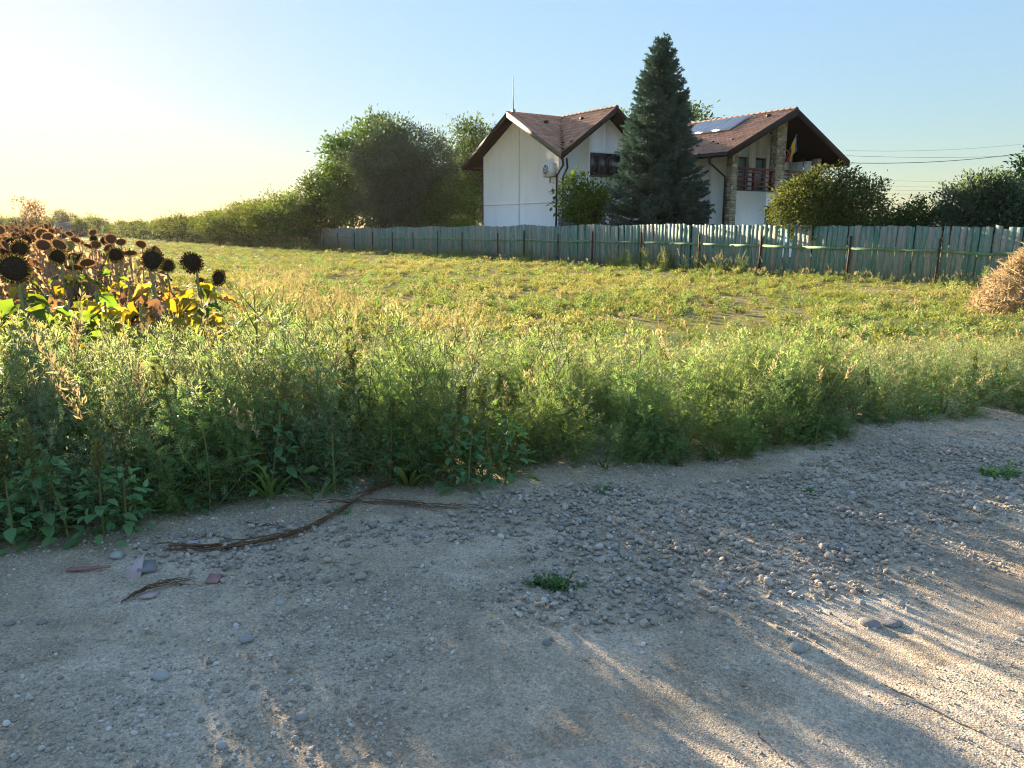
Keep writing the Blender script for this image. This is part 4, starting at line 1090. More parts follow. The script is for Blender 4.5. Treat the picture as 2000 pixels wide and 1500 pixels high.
def grass_tuft(n, l, seed, spread=.05, up=1.6, panicle=0, wide=1.0):
    g = np.random.default_rng(seed); mb = MB(); az = g.random(n) * 6.28
    D = np.stack([np.cos(az), np.sin(az), np.abs(g.normal(size=n)) * .5 + up], 1)
    P = np.stack([np.cos(az) * spread * g.random(n), np.sin(az) * spread * g.random(n), np.zeros(n) - .01], 1)
    global rng
    keep = rng; rng = g
    mb.place(BLADE * np.array([1, wide, 1]), BLADE_F, P, D, np.stack([-np.cos(az) * 1.5, -np.sin(az) * 1.5, np.ones(n)], 1) + g.normal(size=(n, 3)) * .3, l * g.uniform(.55, 1.2, n), 0)
    for k in range(panicle):
        a = g.random() * 6.28; d = np.array([math.cos(a) * .3, math.sin(a) * .3, 1.]); hh = l * g.uniform(1.1, 1.7)
        Q = curve_pts((0, 0, 0), d, hh, 6, (math.cos(a) * .15, math.sin(a) * .15, -.05)); mb.tube(Q, np.linspace(.002, .0009, 7), 3, 0, False)
        m = 36; t = g.uniform(.72, 1.0, m); X = np.stack([np.interp(t, np.linspace(0, 1, 7), Q[:, i]) for i in range(3)], 1)
        mb.place(DIAM * np.array([1, .6, 1]), DIAM_F, X, d + g.normal(size=(m, 3)) * .55, g.normal(size=(m, 3)), g.uniform(.025, .06, m), 1)
    rng = keep
    return mb
def low_weed(seed, n=12, l=.16, leaf=.035, mats=None, up=.7):
    """low clump of short leafy shoots"""
    g = np.random.default_rng(seed); mb = MB(); P, D = [], []
    for k in range(n):
        az = g.random() * 6.28; el = g.uniform(.35, 1.3) * up + .2; d = np.array([math.cos(az) * math.cos(el), math.sin(az) * math.cos(el), math.sin(el)])
        Q = curve_pts((g.normal() * .03, g.normal() * .03, 0), d, l * g.uniform(.6, 1.25), 4, (0, 0, .2)); m = 18
        mb.tube(Q, np.linspace(.002, .001, 5), 3, 1, False)
        t = g.uniform(.1, 1, m); P.append(np.stack([np.interp(t, np.linspace(0, 1, 5), Q[:, i]) for i in range(3)], 1)); D.append(d * .7 + g.normal(size=(m, 3)) * .7)
    P = np.concatenate(P); D = np.concatenate(D)
    global rng
    keep = rng; rng = g
    mb.place(DIAM, DIAM_F, P, D, np.array([0, 0, 1.]) + g.normal(size=P.shape) * .5, leaf * g.uniform(.6, 1.3, len(P)), 0)
    rng = keep
    return mb

WM = []
for k in range(4):
    mb, ms = bushy_weed(.82, .36, 17, .088, 100 + k, [M_RAG, M_RAGT, M_STEM], .8); WM.append(mb.mesh('ragweed', ms))
for k in range(4):
    mb, ms = bushy_weed(1.0, .30, 20, .075, 110 + k, [M_ART, M_ARTT, M_STEM], .68); WM.append(mb.mesh('mugwort', ms))
for k in range(3):
    s_, l_, p_ = amaranth(.75, 120 + k); WM.append(merge((l_, 0), (p_, 1), (s_, 2)).mesh('amaranth', [M_AMA, M_SPIKE, M_STEM]))
for k in range(3): WM.append(grass_tuft(34, .62, 130 + k, .06, 1.7, 4).mesh('tall_grass', [M_GRASS, M_PANIC]))
N_RAG, N_ART, N_AMA, N_TG = range(0, 4), range(4, 8), range(8, 11), range(11, 14)
# weed belt along the road: a along the road, b into the field
def belt_height(a, b):
    """how tall the weeds stand: tall on the left, knee-high on the right, lower into the field"""
    h = np.interp(a, [-12, -3.2, -1.2, .6, 2.4, 4.5, 8], [1.0, .97, .92, .82, .6, .43, .33])
    k = smooth(-.8, -2.6, a); h = h * (np.interp(b, [-.1, .25, .8, 1.4, 2.0, 3.0, 5.0], [.6, .88, .98, .86, .64, .42, .3]) * (1 - k) + np.interp(b, [-.1, .25, .8, 1.6, 2.4, 3.4, 5.0], [.6, .88, .98, .9, .74, .58, .42]) * k)
    return h
def jitter_grid(a0, a1, b0, b1, dens):
    n = int((a1 - a0) * (b1 - b0) * dens)
    return rng.uniform(a0, a1, n), rng.uniform(b0, b1, n)
EPX = [(0, 1085), (250, 1058), (450, 1008), (560, 990), (700, 975), (900, 965), (1000, 948), (1100, 932), (1300, 925), (1500, 905), (1620, 880), (1750, 850), (2000, 818)]
EAB = [road_xy(*gp(*q).xy) for q in EPX]
def weed_edge(a): return np.interp(a, [q[0] for q in EAB], [q[1] for q in EAB])
a, b = jitter_grid(-11, 12, 0, 5.0, 36)
a2, b2 = jitter_grid(-5, 9, 0, .55, 42); n_main = len(a); a, b = np.concatenate([a, a2]), np.concatenate([b, b2]); low = np.arange(len(a)) >= n_main
edge_wave = .16 * fbm(a * 1.6 + 3, a * 0 + 1, 33)
dens = np.interp(b, [0, 2.2, 5.0], [1, .95, .5])
ok = (b > edge_wave - .04) & (rng.random(len(a)) < dens); a, b, low = a[ok], b[ok], low[ok]
H = np.where(low, .5, 1.0) * belt_height(a, b) * np.clip(rng.normal(1, .13, len(a)), .55, 1.3) * (.72 + .56 * fbm(a * .9, b * .9, 44))
xy = to_world(a, b + weed_edge(a), 0 * a - .01)
mix = fbm(a * .6 + 20, b * .6, 51); r = rng.random(len(a))
kind = np.where(mix + (r - .5) * .5 > .5, rng.integers(4, 8, len(a)), rng.integers(0, 4, len(a)))
kind = np.where((a < -1.0) & (rng.random(len(a)) < .45), rng.integers(4, 8, len(a)), kind)
am = (b < .8) & (rng.random(len(a)) < np.where(a < -1.5, .16, .07)); kind = np.where(am, rng.integers(8, 11, len(a)), kind)
tg = rng.random(len(a)) < .06; kind = np.where(tg, rng.integers(11, 14, len(a)), kind)
base_h = np.array([.82] * 4 + [1.0] * 4 + [.75] * 3 + [.85] * 3)[kind]
sc = H / base_h
rot = np.stack([rng.normal(0, .09, len(a)), rng.normal(0, .09, len(a)), rng.uniform(0, 6.28, len(a))], 1)
tint = np.clip(smooth(.56, .8, fbm(a * .8 + 7, b * .8, 61)) * .25 * (b > 1.6), 0, 1)
scl = np.stack([np.maximum(sc, .5) * rng.uniform(.9, 1.15, len(a)), np.maximum(sc, .62) * rng.uniform(.9, 1.15, len(a)), sc], 1)
scatter('weed_belt', xy, rot, scl, kind, WM, 'dense green weeds along the edge of the gravel road', 'weeds', tint)

# low weeds and grass of the field, up to the fence and the hedge
LM = [low_weed(200 + k, 16, .16, .03).mesh('low_weed', [M_LOW, M_STEM]) for k in range(4)]
LM += [grass_tuft(48, .19, 210 + k, .09, .9, 0, 1.1).mesh('short_grass', [M_GRASS, M_PANIC]) for k in range(3)]
LM += [low_weed(220 + k, 12, .2, .036, up=.95).mesh('field_weed', [M_RAG, M_STEM]) for k in range(2)]
LM += [grass_tuft(20, .24, 230 + k, .08, .75, 2, 1.0).mesh('dry_grass', [M_STRAW, M_PANIC]) for k in range(2)]
def in_view(x, y, m=1.5): return (np.abs(x) < .70 * y + m)
def fence_side(x, y): return (np.asarray(x) - F0.x) * (-UY) + (np.asarray(y) - F0.y) * UX      # negative = field side
def field_pts(y0, y1, dens):
    w = .72 * y1 + 2; n = int(2 * w * (y1 - y0) * dens)
    x, y = rng.uniform(-w, w, n), rng.uniform(y0, y1, n)
    a, b = road_xy(x, y)
    ok = in_view(x, y) & (fence_side(x, y) < -.05) & (b > 1.6)
    return x[ok], y[ok]
X, Y = [], []
for y0, y1, d in ((4, 10, 30), (10, 16, 24), (16, 24, 15), (24, 36, 8), (36, 52, 4), (52, 80, 2), (80, 120, .6)):
    x, y = field_pts(y0, y1, d); X.append(x); Y.append(y)
X = np.concatenate(X); Y = np.concatenate(Y)
ra_, rb_ = road_xy(X, Y)
bare = .5 * fbm(X * .42 + 4, Y * .42, 71, 4) + .5 * fbm(ra_ * .16 + 4, rb_ * .75, 72, 4); dryn = .4 * fbm(X * .3 + 40, Y * .3, 73, 4) + .6 * fbm(ra_ * .13 + 40, rb_ * .55, 74, 4)
ok = (bare < .58) | (rng.random(len(X)) < .25); X, Y, bare, dryn = X[ok], Y[ok], bare[ok], dryn[ok]
a, b = road_xy(X, Y)
dist = Y
lowk = rng.random(len(X))
kind = np.where(lowk < .34, rng.integers(0, 4, len(X)), np.where(lowk < .76, rng.integers(4, 7, len(X)), np.where(lowk < .94, rng.integers(7, 9, len(X)), rng.integers(9, 11, len(X)))))
sc = np.interp(dist, [6, 14, 30, 60, 120], [.95, .9, 1.2, 1.7, 2.6]) * rng.uniform(.6, 1.3, len(X)) * np.interp(b, [2, 4.5, 8], [1.15, 1.0, .9])
zs = sc * np.interp(dist, [8, 30, 60, 120], [1, .8, .5, .3])
tint = np.clip(smooth(.46, .66, dryn) * .65 + rng.normal(0.02, .1, len(X)), 0, .9)
rot = np.stack([rng.normal(0, .1, len(X)), rng.normal(0, .1, len(X)), rng.uniform(0, 6.28, len(X))], 1)
scatter('field_grass', np.stack([X, Y, 0 * X - .02], 1), rot, np.stack([sc, sc, zs], 1), kind, LM, 'low yellow-green grass and weeds covering the mown field', 'grass', tint)
# taller tufts along the foot of the fence and the hedge
t = np.concatenate([rng.uniform(-8, 20, 260), rng.uniform(20, 50, 260)]); off = -np.abs(rng.normal(0, .45, len(t))) - .05
tall = np.clip(.7 * smooth(.45, .7, fbm(t * .5, t * 0 + 5, 81)) + np.exp(-((t - 9.5) / 3.2) ** 2) + .8 * np.exp(-((t - 25) / 2) ** 2) + np.exp(-((t + 2) / 1.3) ** 2), 0, 1.3)
p = np.array([fu(-q, o) for q, o in zip(t, off)]); p[:, 2] = -.02
kind = np.where(rng.random(len(t)) < .55, rng.integers(0, 4, len(t)), np.where(rng.random(len(t)) < .6, 11, 13))
sc = (.34 + .5 * tall) * rng.uniform(.55, 1.25, len(t)) * np.interp(off, [-1.5, -.3], [.6, 1])
hp = np.array([(at(px, 446, Yh - 3.2).x, Yh - 3.2, -.02) for px, Yh in [(q, np.interp(q, [218, 338, 452, 533, 600], [146, 97, 74, 65, 61])) for q in rng.uniform(215, 605, 220)]])
p = np.concatenate([p, hp]); kind = np.concatenate([kind, rng.integers(11, 14, len(hp))]); sc = np.concatenate([sc, rng.uniform(.6, 1.3, len(hp))])
rot = np.stack([rng.normal(0, .12, len(p)), rng.normal(0, .12, len(p)), rng.uniform(0, 6.28, len(p))], 1)
scatter('fence_foot_weeds', p, rot, sc, kind, WM, 'tufts of tall grass along the foot of the fence and hedge', 'weeds', np.clip(rng.normal(.2, .2, len(p)), 0, .7))
# reddish dry panicle grass in the mid field behind the sunflowers
gx_, gy_ = [], []
for (cx, cy, rx_, ry_, n) in ((520, 590, 90, 45, 50), (640, 640, 80, 40, 25), (860, 660, 70, 30, 15)):
    for _ in range(n):
        q = gp(cx + rng.normal() * rx_ * .6, cy + rng.normal() * ry_ * .6)
        if road_xy(q.x, q.y)[1] > 1: gx_.append(q.x); gy_.append(q.y)
PG = [grass_tuft(10, .5, 240 + k, .05, 2.0, 9).mesh('panicle_grass', [M_GRASS, M_PANIC]) for k in range(3)]
n = len(gx_)
scatter('panicle_grass', np.stack([gx_, gy_, np.zeros(n)], 1), np.stack([rng.normal(0, .1, n), rng.normal(0, .1, n), rng.uniform(0, 6.28, n)], 1), rng.uniform(.45, .8, n), rng.integers(0, 3, n), PG, 'reddish dry grass plumes in the field beside the sunflowers', 'grass', rng.uniform(.3, .8, n))

# ------------------------------------------------------------------ sunflowers
def mat_seed():
    m, nt, out = nmat('sunflower_seed_face'); v = coords(nt)
    vo = N(nt, 'TexVoronoi', Scale=150.0); L(nt, v, vo.inputs['Vector'])
    p = N(nt, 'BsdfPrincipled', Roughness=.9); p.inputs['Specular IOR Level'].default_value = .1
    L(nt, ramp(nt, vo.outputs['Distance'], [(.1, (.085, .06, .045)), (.6, (.03, .022, .018))]), p.inputs['Base Color'])
    b = N(nt, 'Bump', Strength=.8, Distance=.006); L(nt, vo.outputs['Distance'], b.inputs['Height']); L(nt, b.outputs[0], p.inputs['Normal'])
    L(nt, p.outputs[0], out.inputs[0]); return m
M_SEED = mat_seed()
M_SEEDD = mat_solid('dry_seed_face', (.12, .085, .065), .95, 0, .4, 90, .6, 120, .05)
M_BRACT = mat_leaf('dark_bract', (.03, .022, .014), (.08, .06, .032), .15, (1.4, 1.1, .6), .8)
M_HEADB = mat_leaf('sunflower_head_green', (.16, .2, .07), (.24, .27, .11), .12, (1.5, 1.4, .5), .6)
M_STALK = mat_solid('sunflower_stalk', (.21, .24, .10), .8, 0, .25, 12)
M_STALKD = mat_solid('dry_sunflower_stalk', (.36, .27, .19), .9, 0, .3, 12)
M_SL = {'g': mat_leaf('sunflower_leaf_green', (.07, .12, .03), (.12, .17, .04), .5, (1.9, 1.8, .5), .6),
        'y': mat_leaf('sunflower_leaf_yellow', (.3, .27, .04), (.42, .35, .07), .45, (1.5, 1.25, .4), .6),
        'o': mat_leaf('sunflower_leaf_orange', (.25, .18, .08), (.35, .26, .11), .4, (1.4, 1.1, .5), .7),
        'b': mat_leaf('sunflower_leaf_brown', (.2, .135, .09), (.32, .23, .15), .25, (1.3, 1.0, .6), .8)}
def heart_leaf(seed, crumple=.1, droop=.9):
    """heart-shaped leaf with a raised midrib fold, drooping to the tip"""
    g = np.random.default_rng(seed); V = []; F = []; n, m = 9, 6
    for i in range(n + 1):
        t = i / n
        w = .47 * (math.sin(math.pi * min(1, t * 1.0 + .13)) ** .75) * (1 - .35 * t) if t < 1 else 0
        if i == 0: w = .2
        for j in range(m + 1):
            s = j / m * 2 - 1; y = s * w
            x = t - (.16 * abs(s) ** 1.5 if i == 0 else .05 * abs(s))
            z = .14 * abs(s) * w * 2 - droop * .35 * t * t + crumple * (vnoise(t * 5 + seed, s * 3 + 9, seed) - .5) * (.4 + abs(s))
            if crumple > .2: y *= 1 - .55 * crumple * (1 + math.sin(t * 9 + seed)); z += crumple * .5 * abs(s) * w
            V.append((x, y, z))
    for i in range(n):
        for j in range(m):
            k = i * (m + 1) + j; F.append((k, k + m + 1, k + m + 2, k + 1))
    return np.array(V), np.array(F)
HLEAF = [heart_leaf(s, .26, d) for s, d in ((1, .8), (2, 1.1), (3, 1.4))]; DLEAF = [heart_leaf(s, .5, 1.6) for s in (4, 5, 6)]
def head_parts(Rh, seed, rim=1.1):
    """seed face, spiky bracts and green back; face towards +x"""
    g = np.random.default_rng(seed); face, br, back = MB(), MB(), MB()
    K, n = 26, 7
    def disc(mb, f, r0=0.0, m=0):
        V = []; F = []
        for i in range(n + 1):
            r = i / n
            for j in range(K):
                th = 2 * math.pi * j / K; x, rr = f(r); w = 1 + .03 * math.sin(3 * th + seed)
                V.append((x, rr * w * math.cos(th), rr * w * math.sin(th)))
        for i in range(n):
            for j in range(K): F.append((i * K + j, i * K + (j + 1) % K, (i + 1) * K + (j + 1) % K, (i + 1) * K + j))
        mb.add(np.array(V), np.array(F), m, .5)
    disc(face, lambda r: (Rh * (.2 * (1 - r * r) - .03 * math.exp(-(r / .25) ** 2)), max(.001, Rh * .95 * r)))
    disc(back, lambda r: (-Rh * .42 * (1 - r) ** 1.3 - .0 + Rh * .01, max(.16 * Rh, Rh * rim * r)))
    global rng
    keep = rng; rng = g
    for row, (rr, ln, tilt, cnt) in enumerate(((.86, .32, .5, 40), (.95, .34, .08, 38))):
        th = np.arange(cnt) * 2 * math.pi / cnt + g.normal(0, .03, cnt) + row * .07
        P = np.stack([np.full(cnt, Rh * (.06 - .05 * row)), Rh * rr * np.cos(th), Rh * rr * np.sin(th)], 1)
        D = np.stack([np.full(cnt, tilt) + g.normal(0, .15, cnt), np.cos(th + g.normal(0, .1, cnt)), np.sin(th)], 1)
        br.place(DIAM * np.array([1, 1.1, 1]), DIAM_F, P, D, np.stack([np.ones(cnt), 0 * th, 0 * th], 1), Rh * ln * g.uniform(.7, 1.3, cnt), 0)
    rng = keep
    return face, br, back
def sunflower(loc, head, dia, pal, label, seed, tilt=.3, yaw=None, nleaf=9, leaf=.2, group='sunflowers at the near corner of the field'):
    """loc: foot on the ground; head: centre of the seed face; the parts are separate meshes"""
    g = random.Random(seed); e = empty('sunflower', loc, 0, label=label, cat='sunflower', group=group)
    H = Vector(head) - Vector(loc); Rh = dia / 2 * .92
    toc = Vector((-head[0], -head[1], 0)).normalized(); ang = math.atan2(toc.y, toc.x) + (g.gauss(0, .25) if yaw is None else yaw)
    fx = Vector((math.cos(ang) * math.cos(tilt), math.sin(ang) * math.cos(tilt), -math.sin(tilt)))
    q = fx.to_track_quat('X', 'Z')
    neck = H - fx * Rh * .42
    bend = neck - fx * .05 + Vector((0, 0, -.02)); below = Vector((bend.x * .9, bend.y * .9, bend.z - .16)) - fx.xy.to_3d() * .015
    P = [Vector((0, 0, -.05)), below * .33 + Vector((g.gauss(0, .01), g.gauss(0, .01), 0)), below * .7, below, below.lerp(bend, .6) - fx.xy.to_3d() * .012, bend + Vector((0, 0, .012)), neck]
    MB().tube(P, [.017, .0155, .014, .012, .0115, .0115, .014], 7).build('stalk', M_STALKD if pal == 'dry' else M_STALK, e, smooth=True)
    face, br, back = head_parts(Rh, seed)
    hb = back.build('flower_head', M_HEADB if pal != 'dry' else M_SL['b'], e, smooth=True); hb.location = H; hb.rotation_mode = 'QUATERNION'; hb.rotation_quaternion = q
    face.build('seed_disc', M_SEED, hb, smooth=True); br.build('bracts', M_BRACT, hb)
    for k in range(nleaf):
        f = .34 + .6 * (k + g.random() * .5) / nleaf; az = k * 2.4 + g.gauss(0, .3) + seed
        b = below * f; d = Vector((math.cos(az), math.sin(az), .45)); pl = .07 * g.uniform(.7, 1.4); p1 = b + d * pl
        c = g.choice(pal) if pal != 'dry' else 'b'
        T, F = (g.choice(HLEAF) if c in 'gy' else g.choice(HLEAF[2:] + DLEAF))
        mb = MB(); mb.tube([b, b + d * pl * .6, p1], [.004, .003, .002], 4, 1, False)
        dd = np.array([[math.cos(az), math.sin(az), g.uniform(-.9, .1)]])
        mb.place(T, F, np.array([p1]), dd, np.array([[0, 0, 1.]]) + np.array([[g.gauss(0, .3), g.gauss(0, .3), 0]]), leaf * g.uniform(.7, 1.15) * (1.15 - .4 * f), 0)
        mb.build('leaf', [M_SL[c], M_STALK], e, smooth=True)
    return e
SF = [  # head centre px, py, apparent px, diameter m, palette, label
    (27, 525, 56, .215, 'gggy', 'large dark sunflower head on green leaves, nearest the left picture edge'),
    (375, 513, 40, .2, 'yyyg', 'dark sunflower head above a large glowing yellow leaf, second from the field corner'),
    (298, 508, 41, .2, 'yyob', 'large dark sunflower head with yellow and brown leaves, partly hiding another head'),
    (427, 543, 31, .17, 'obyo', 'small dark sunflower head with one orange leaf, rightmost of all sunflowers'),
    (226, 498, 29, .18, 'ygb', 'round dark sunflower head on a pale thin stalk between two leafy plants'),
    (327, 519, 27, .17, 'oyb', 'sunflower head half hidden behind the large head with yellow and brown leaves'),
    (113, 501, 31, .19, 'gyy', 'sunflower head with a yellow-orange leaf right beside its face'),
    (152, 504, 23, .14, 'ggyg', 'sunflower head seen edge-on above a thick green stalk'),
    (38, 487, 33, .19, 'gby', 'pale-rimmed sunflower head just above the large head at the left edge'),
    (391, 550, 17, .09, 'yg', 'tiny sunflower head low beside the glowing yellow leaf'),
    (135, 481, 20, .15, 'bgy', 'greenish sunflower head with its face turned away, over the leafy plants'),
    (50, 468, 22, .18, 'bb', 'dark sunflower head above the pale-rimmed one near the left edge'),
    (22, 474, 23, .17, 'bb', 'tilted sunflower head at the left edge among dry brown stalks'),
    (10, 492, 20, .15, 'bb', 'withered sunflower head cut by the left picture edge above the large one'),
    (205, 470, 16, .15, 'yb', 'sunflower head in the far cluster with yellow leaves by the field edge'),
    (183, 467, 14, .14, 'yb', 'small sunflower head at the left of the far cluster with yellow leaves'),
    (298, 489, 22, .13, 'bb', 'shrivelled sunflower head seen from the side on top of the large head'),
]
for i, (px, py, d, dia, pal, lab) in enumerate(SF):
    Yh = dia * 1533 / d
    h = at(px, py, Yh); foot = (h.x + random.gauss(0, .03), h.y + .06 + random.gauss(0, .03), 0)
    sunflower(foot, h, dia, pal, lab, 300 + i, tilt=.55 if i in (7, 12, 16) else (.12 if i in (0, 2, 1, 3) else .3), yaw=(2.6 if i == 10 else (1.2 if i in (7, 16) else None)), nleaf=15 if i in (0, 1, 2, 7) else 12, leaf=.26 if i in (0, 1, 2, 7) else .2)
# leafy plants without a visible head between the near ones
for i, (px, py, Yh, pal, hh) in enumerate(((85, 560, 6.6, 'ggg', .95), (185, 575, 7.4, 'gggy', .9), (250, 560, 8.0, 'ooby', .95), (330, 590, 8.2, 'ybo', .8), (60, 590, 6.2, 'ggg', .8), (210, 590, 6.9, 'ggyo', .8), (285, 600, 7.6, 'obyb', .75), (140, 600, 6.5, 'gggy', .8))):
    p = at(px, py, Yh); g = random.Random(400 + i)
    e = empty('sunflower_plant', (p.x, p.y, 0), 0, label=('headless green' if pal[0] == 'g' else 'headless withered') + ' sunflower plant among the near sunflowers, ' + ('at the front left corner', 'right of the thick green stalk', 'with orange drying leaves', 'below the large dark head', 'low beneath the large left head', 'low behind the weeds', 'low with brown hanging leaves', 'low with broad green leaves')[i], cat='plant', group='headless sunflower plants')
    MB().tube([(0, 0, -.05), (.01, 0, hh * .5), (0, .02, hh)], [.016, .014, .01], 6).build('stalk', M_STALK, e)
    for k in range(11):
        f = .3 + .7 * k / 11; az = k * 2.4 + i; b = Vector((0, 0, hh * f)); d = Vector((math.cos(az), math.sin(az), .4)); p1 = b + d * .08
        c = g.choice(pal); T, F = g.choice(HLEAF) if c in 'gy' else g.choice(HLEAF[2:] + DLEAF)
        mb = MB(); mb.tube([b, p1], [.004, .002], 4, 1, False)
        mb.place(T, F, np.array([p1]), np.array([[math.cos(az), math.sin(az), g.uniform(-.8, .1)]]), np.array([[g.gauss(0, .3), g.gauss(0, .3), 1.]]), g.uniform(.16, .25), 0)
        mb.build('leaf', [M_SL[c], M_STALK], e, smooth=True)
def leafy_mesh(seed, pal, h=.85):
    g = random.Random(seed); mb = MB(); mb.tube([(0, 0, -.05), (.01, 0, h * .5), (0, .02, h)], [.015, .013, .009], 5, 0)
    for k in range(13):
        f = .25 + .75 * k / 13; az = k * 2.4 + g.gauss(0, .3); b = Vector((0, 0, h * f)); T, F = g.choice(HLEAF) if pal != 'b' else g.choice(DLEAF + HLEAF[2:])
        mb.place(T, F, np.array([b + Vector((math.cos(az), math.sin(az), .3)) * .06]), np.array([[math.cos(az), math.sin(az), g.uniform(-.9, 0)]]), np.array([[g.gauss(0, .3), g.gauss(0, .3), 1.]]), g.uniform(.15, .24), 1 + (g.random() < .35))
    return mb.mesh('leafy_sunflower', [M_STALK, M_SL[pal], M_SL['y']], True)
LS = [leafy_mesh(450, 'g'), leafy_mesh(451, 'g', .9), leafy_mesh(452, 'b'), leafy_mesh(453, 'b', .95), leafy_mesh(454, 'y')]
Pq = []
for _ in range(900):
    x, y = rng.uniform(-9, -3), rng.uniform(5.2, 10)
    side = (x + 3.75) * -.831 + (y - 8.5) * -.556
    if side > .05 and road_xy(x, y)[1] > 2.4 and len(Pq) < 95 and all((x - p[0]) ** 2 + (y - p[1]) ** 2 > .1 for p in Pq): Pq.append((x, y, 0))
Pq = np.array(Pq); n = len(Pq)
scatter('sunflower_undergrowth', Pq, np.stack([rng.normal(0, .06, n), rng.normal(0, .06, n), rng.uniform(0, 6.28, n)], 1), rng.uniform(.75, 1.05, n), np.where(Pq[:, 1] < 7.2, rng.choice([0, 0, 1, 1, 4, 2], n), rng.choice([2, 2, 3, 3, 4, 0], n)), LS, 'tangled green and withered sunflower leaves between the near sunflower stalks', 'leaves')
# dry sunflowers running back along the field edge
def dry_mesh(seed, h=1.4):
    g = random.Random(seed); mb = MB()
    tilt = g.uniform(.35, 1.2); fx = Vector((math.cos(tilt), 0, -math.sin(tilt))); Rh = g.uniform(.065, .1)
    top = Vector((.02, 0, h)); hc_ = top + fx * .07 - Vector((0, 0, .02))
    mb.tube([(0, 0, -.05), (.01, .01, h * .5), (0, 0, h - .12), (.01, 0, h), hc_ - fx * Rh * .4], [.014, .012, .01, .01, .012], 5, 0)
    face, br, back = head_parts(Rh, seed, 1.0); q = fx.to_track_quat('X', 'Z')
    for src, m in ((face, 1), (br, 2), (back, 3)):
        V = np.concatenate(src.v); V = np.array([tuple(q @ Vector(v) + hc_) for v in V])
        for G, _, r in src.f: mb.f.append((G + mb.n, m, r))
        mb.v.append(V); mb.n += len(V)
    for k in range(9):
        f = .3 + .62 * k / 9; az = k * 2.4 + g.gauss(0, .4); b = Vector((0, 0, h * f)); T, F = g.choice(DLEAF)
        mb.place(T, F, np.array([b + Vector((math.cos(az), math.sin(az), .2)) * .04]), np.array([[math.cos(az), math.sin(az), g.uniform(-2.2, -.6)]]), np.array([[math.cos(az), math.sin(az), .6]]), g.uniform(.12, .2), 4)
    return mb.mesh('sunflower', [M_STALKD, M_SEEDD, M_SL['b'], M_SL['b'], M_SL['b']], True)
M_SL['p'] = mat_leaf('sunflower_leaf_pale', (.3, .22, .15), (.46, .36, .25), .4, (1.3, 1.1, .8), .8)
DM = [dry_mesh(500 + k) for k in range(6)]
for m in DM: m.materials[4] = M_SL['p']
spots = []
for s in np.arange(1.6, 74, .34):
    for k in range(26):
        st = s + random.gauss(0, .1); side = k * .7 + random.gauss(0, .07)
        x = -3.75 - .556 * st - .831 * side; y = 8.5 + .831 * st - .556 * side
        if y < 5.2 or road_xy(x, y)[1] < 2.6: continue
        spots.append((x, y))
for s in np.arange(-4.5, 1.6, .34):
    for k in range(2, 26):
        st = s + random.gauss(0, .1); side = k * .7 + random.gauss(0, .07)
        x = -3.75 - .556 * st - .831 * side; y = 8.5 + .831 * st - .556 * side
        if x > -.70 * y - .1 or road_xy(x, y)[1] < 2.2: continue
        spots.append((x, y))
seen = [p for p in spots if p[0] > -.665 * p[1]]
seen.sort(key=lambda p: p[1])
rest_pts = [p for p in spots if not (p[0] > -.665 * p[1])]
def dry_z(y): return float(np.interp(y, [6, 9, 14, 25, 60], [.8, .84, .98, 1.06, 1.1]))
seen = [p for i, p in enumerate(seen) if (i * 7) % 10 < 6]; near = seen[:290]; rest_pts += seen[290:]
for i, (x, y) in enumerate(near):
    o = link('sunflower', DM[i % 6], None, (x, y, 0), label=('dry brown sunflower with drooping head, in the front rows behind the green ones' if y < 16 else 'dry brown sunflower with dark drooping head in the rows running to the horizon'), cat='sunflower', group='dry sunflowers along the field edge' if y < 16 else 'far dry sunflowers')
    z = dry_z(y) * random.uniform(.85, 1.1); o.scale = (random.uniform(.9, 1.15), random.uniform(.9, 1.15), z)
    o.rotation_euler = (random.gauss(0, .05), random.gauss(0, .05), math.atan2(-y, -x) + random.gauss(0, .6))
rp = np.array([(x, y, 0) for x, y in rest_pts]); n = len(rp)
zz = np.array([dry_z(y) for _, y in rest_pts]) * rng.uniform(.85, 1.1, n)
scatter('sunflower_field', rp, np.stack([rng.normal(0, .05, n), rng.normal(0, .05, n), np.arctan2(-rp[:, 1], -rp[:, 0]) + rng.normal(0, .6, n)], 1), np.stack([np.ones(n), np.ones(n), zz], 1), rng.integers(0, 6, n), DM, 'dry brown sunflower field stretching beyond the left picture edge', 'sunflowers')

# ------------------------------------------------------------------ pebbles, stones and litter on the shoulder
def ico():
    import bmesh
    b = bmesh.new(); bmesh.ops.create_icosphere(b, subdivisions=2, radius=1); V = np.array([v.co[:] for v in b.verts]); F = np.array([[v.index for v in f.verts] for f in b.faces]); b.free(); return V, F
ICO_V, ICO_F = ico()
def stone_mesh(seed, flat=.6, ang=.25, name='pebble', m=None):
    g = np.random.default_rng(seed); V = ICO_V.copy()
    for _ in range(7):
        d = unit(g.normal(size=(1, 3)))[0]; c = g.uniform(.55, .95); t = V @ d; V -= np.maximum(t - c, 0)[:, None] * d * g.uniform(.5, 1)
    V *= 1 + ang * .3 * g.normal(size=(len(V), 1)) * .3
    V *= np.array([1.0, g.uniform(.6, .9), flat * g.uniform(.7, 1.2)])
    return MB().add(V, ICO_F).mesh(name, m or M_PEBBLE, True)
PM = [stone_mesh(600 + k, .62) for k in range(9)]
M_PEBF = mat_stone('fine_pebble', [(0, (.3, .26, .21)), (.4, (.46, .405, .33)), (.8, (.6, .53, .44)), (1, (.78, .74, .67))])
PMF = [stone_mesh(620 + k, .62, .25, 'grain', M_PEBF) for k in range(6)]
def px_of(x, y):
    d = y * CP + CAM_H * SP
    return 1000 + FPX * x / d, 750 + FPX * (CAM_H * CP - y * SP) / d
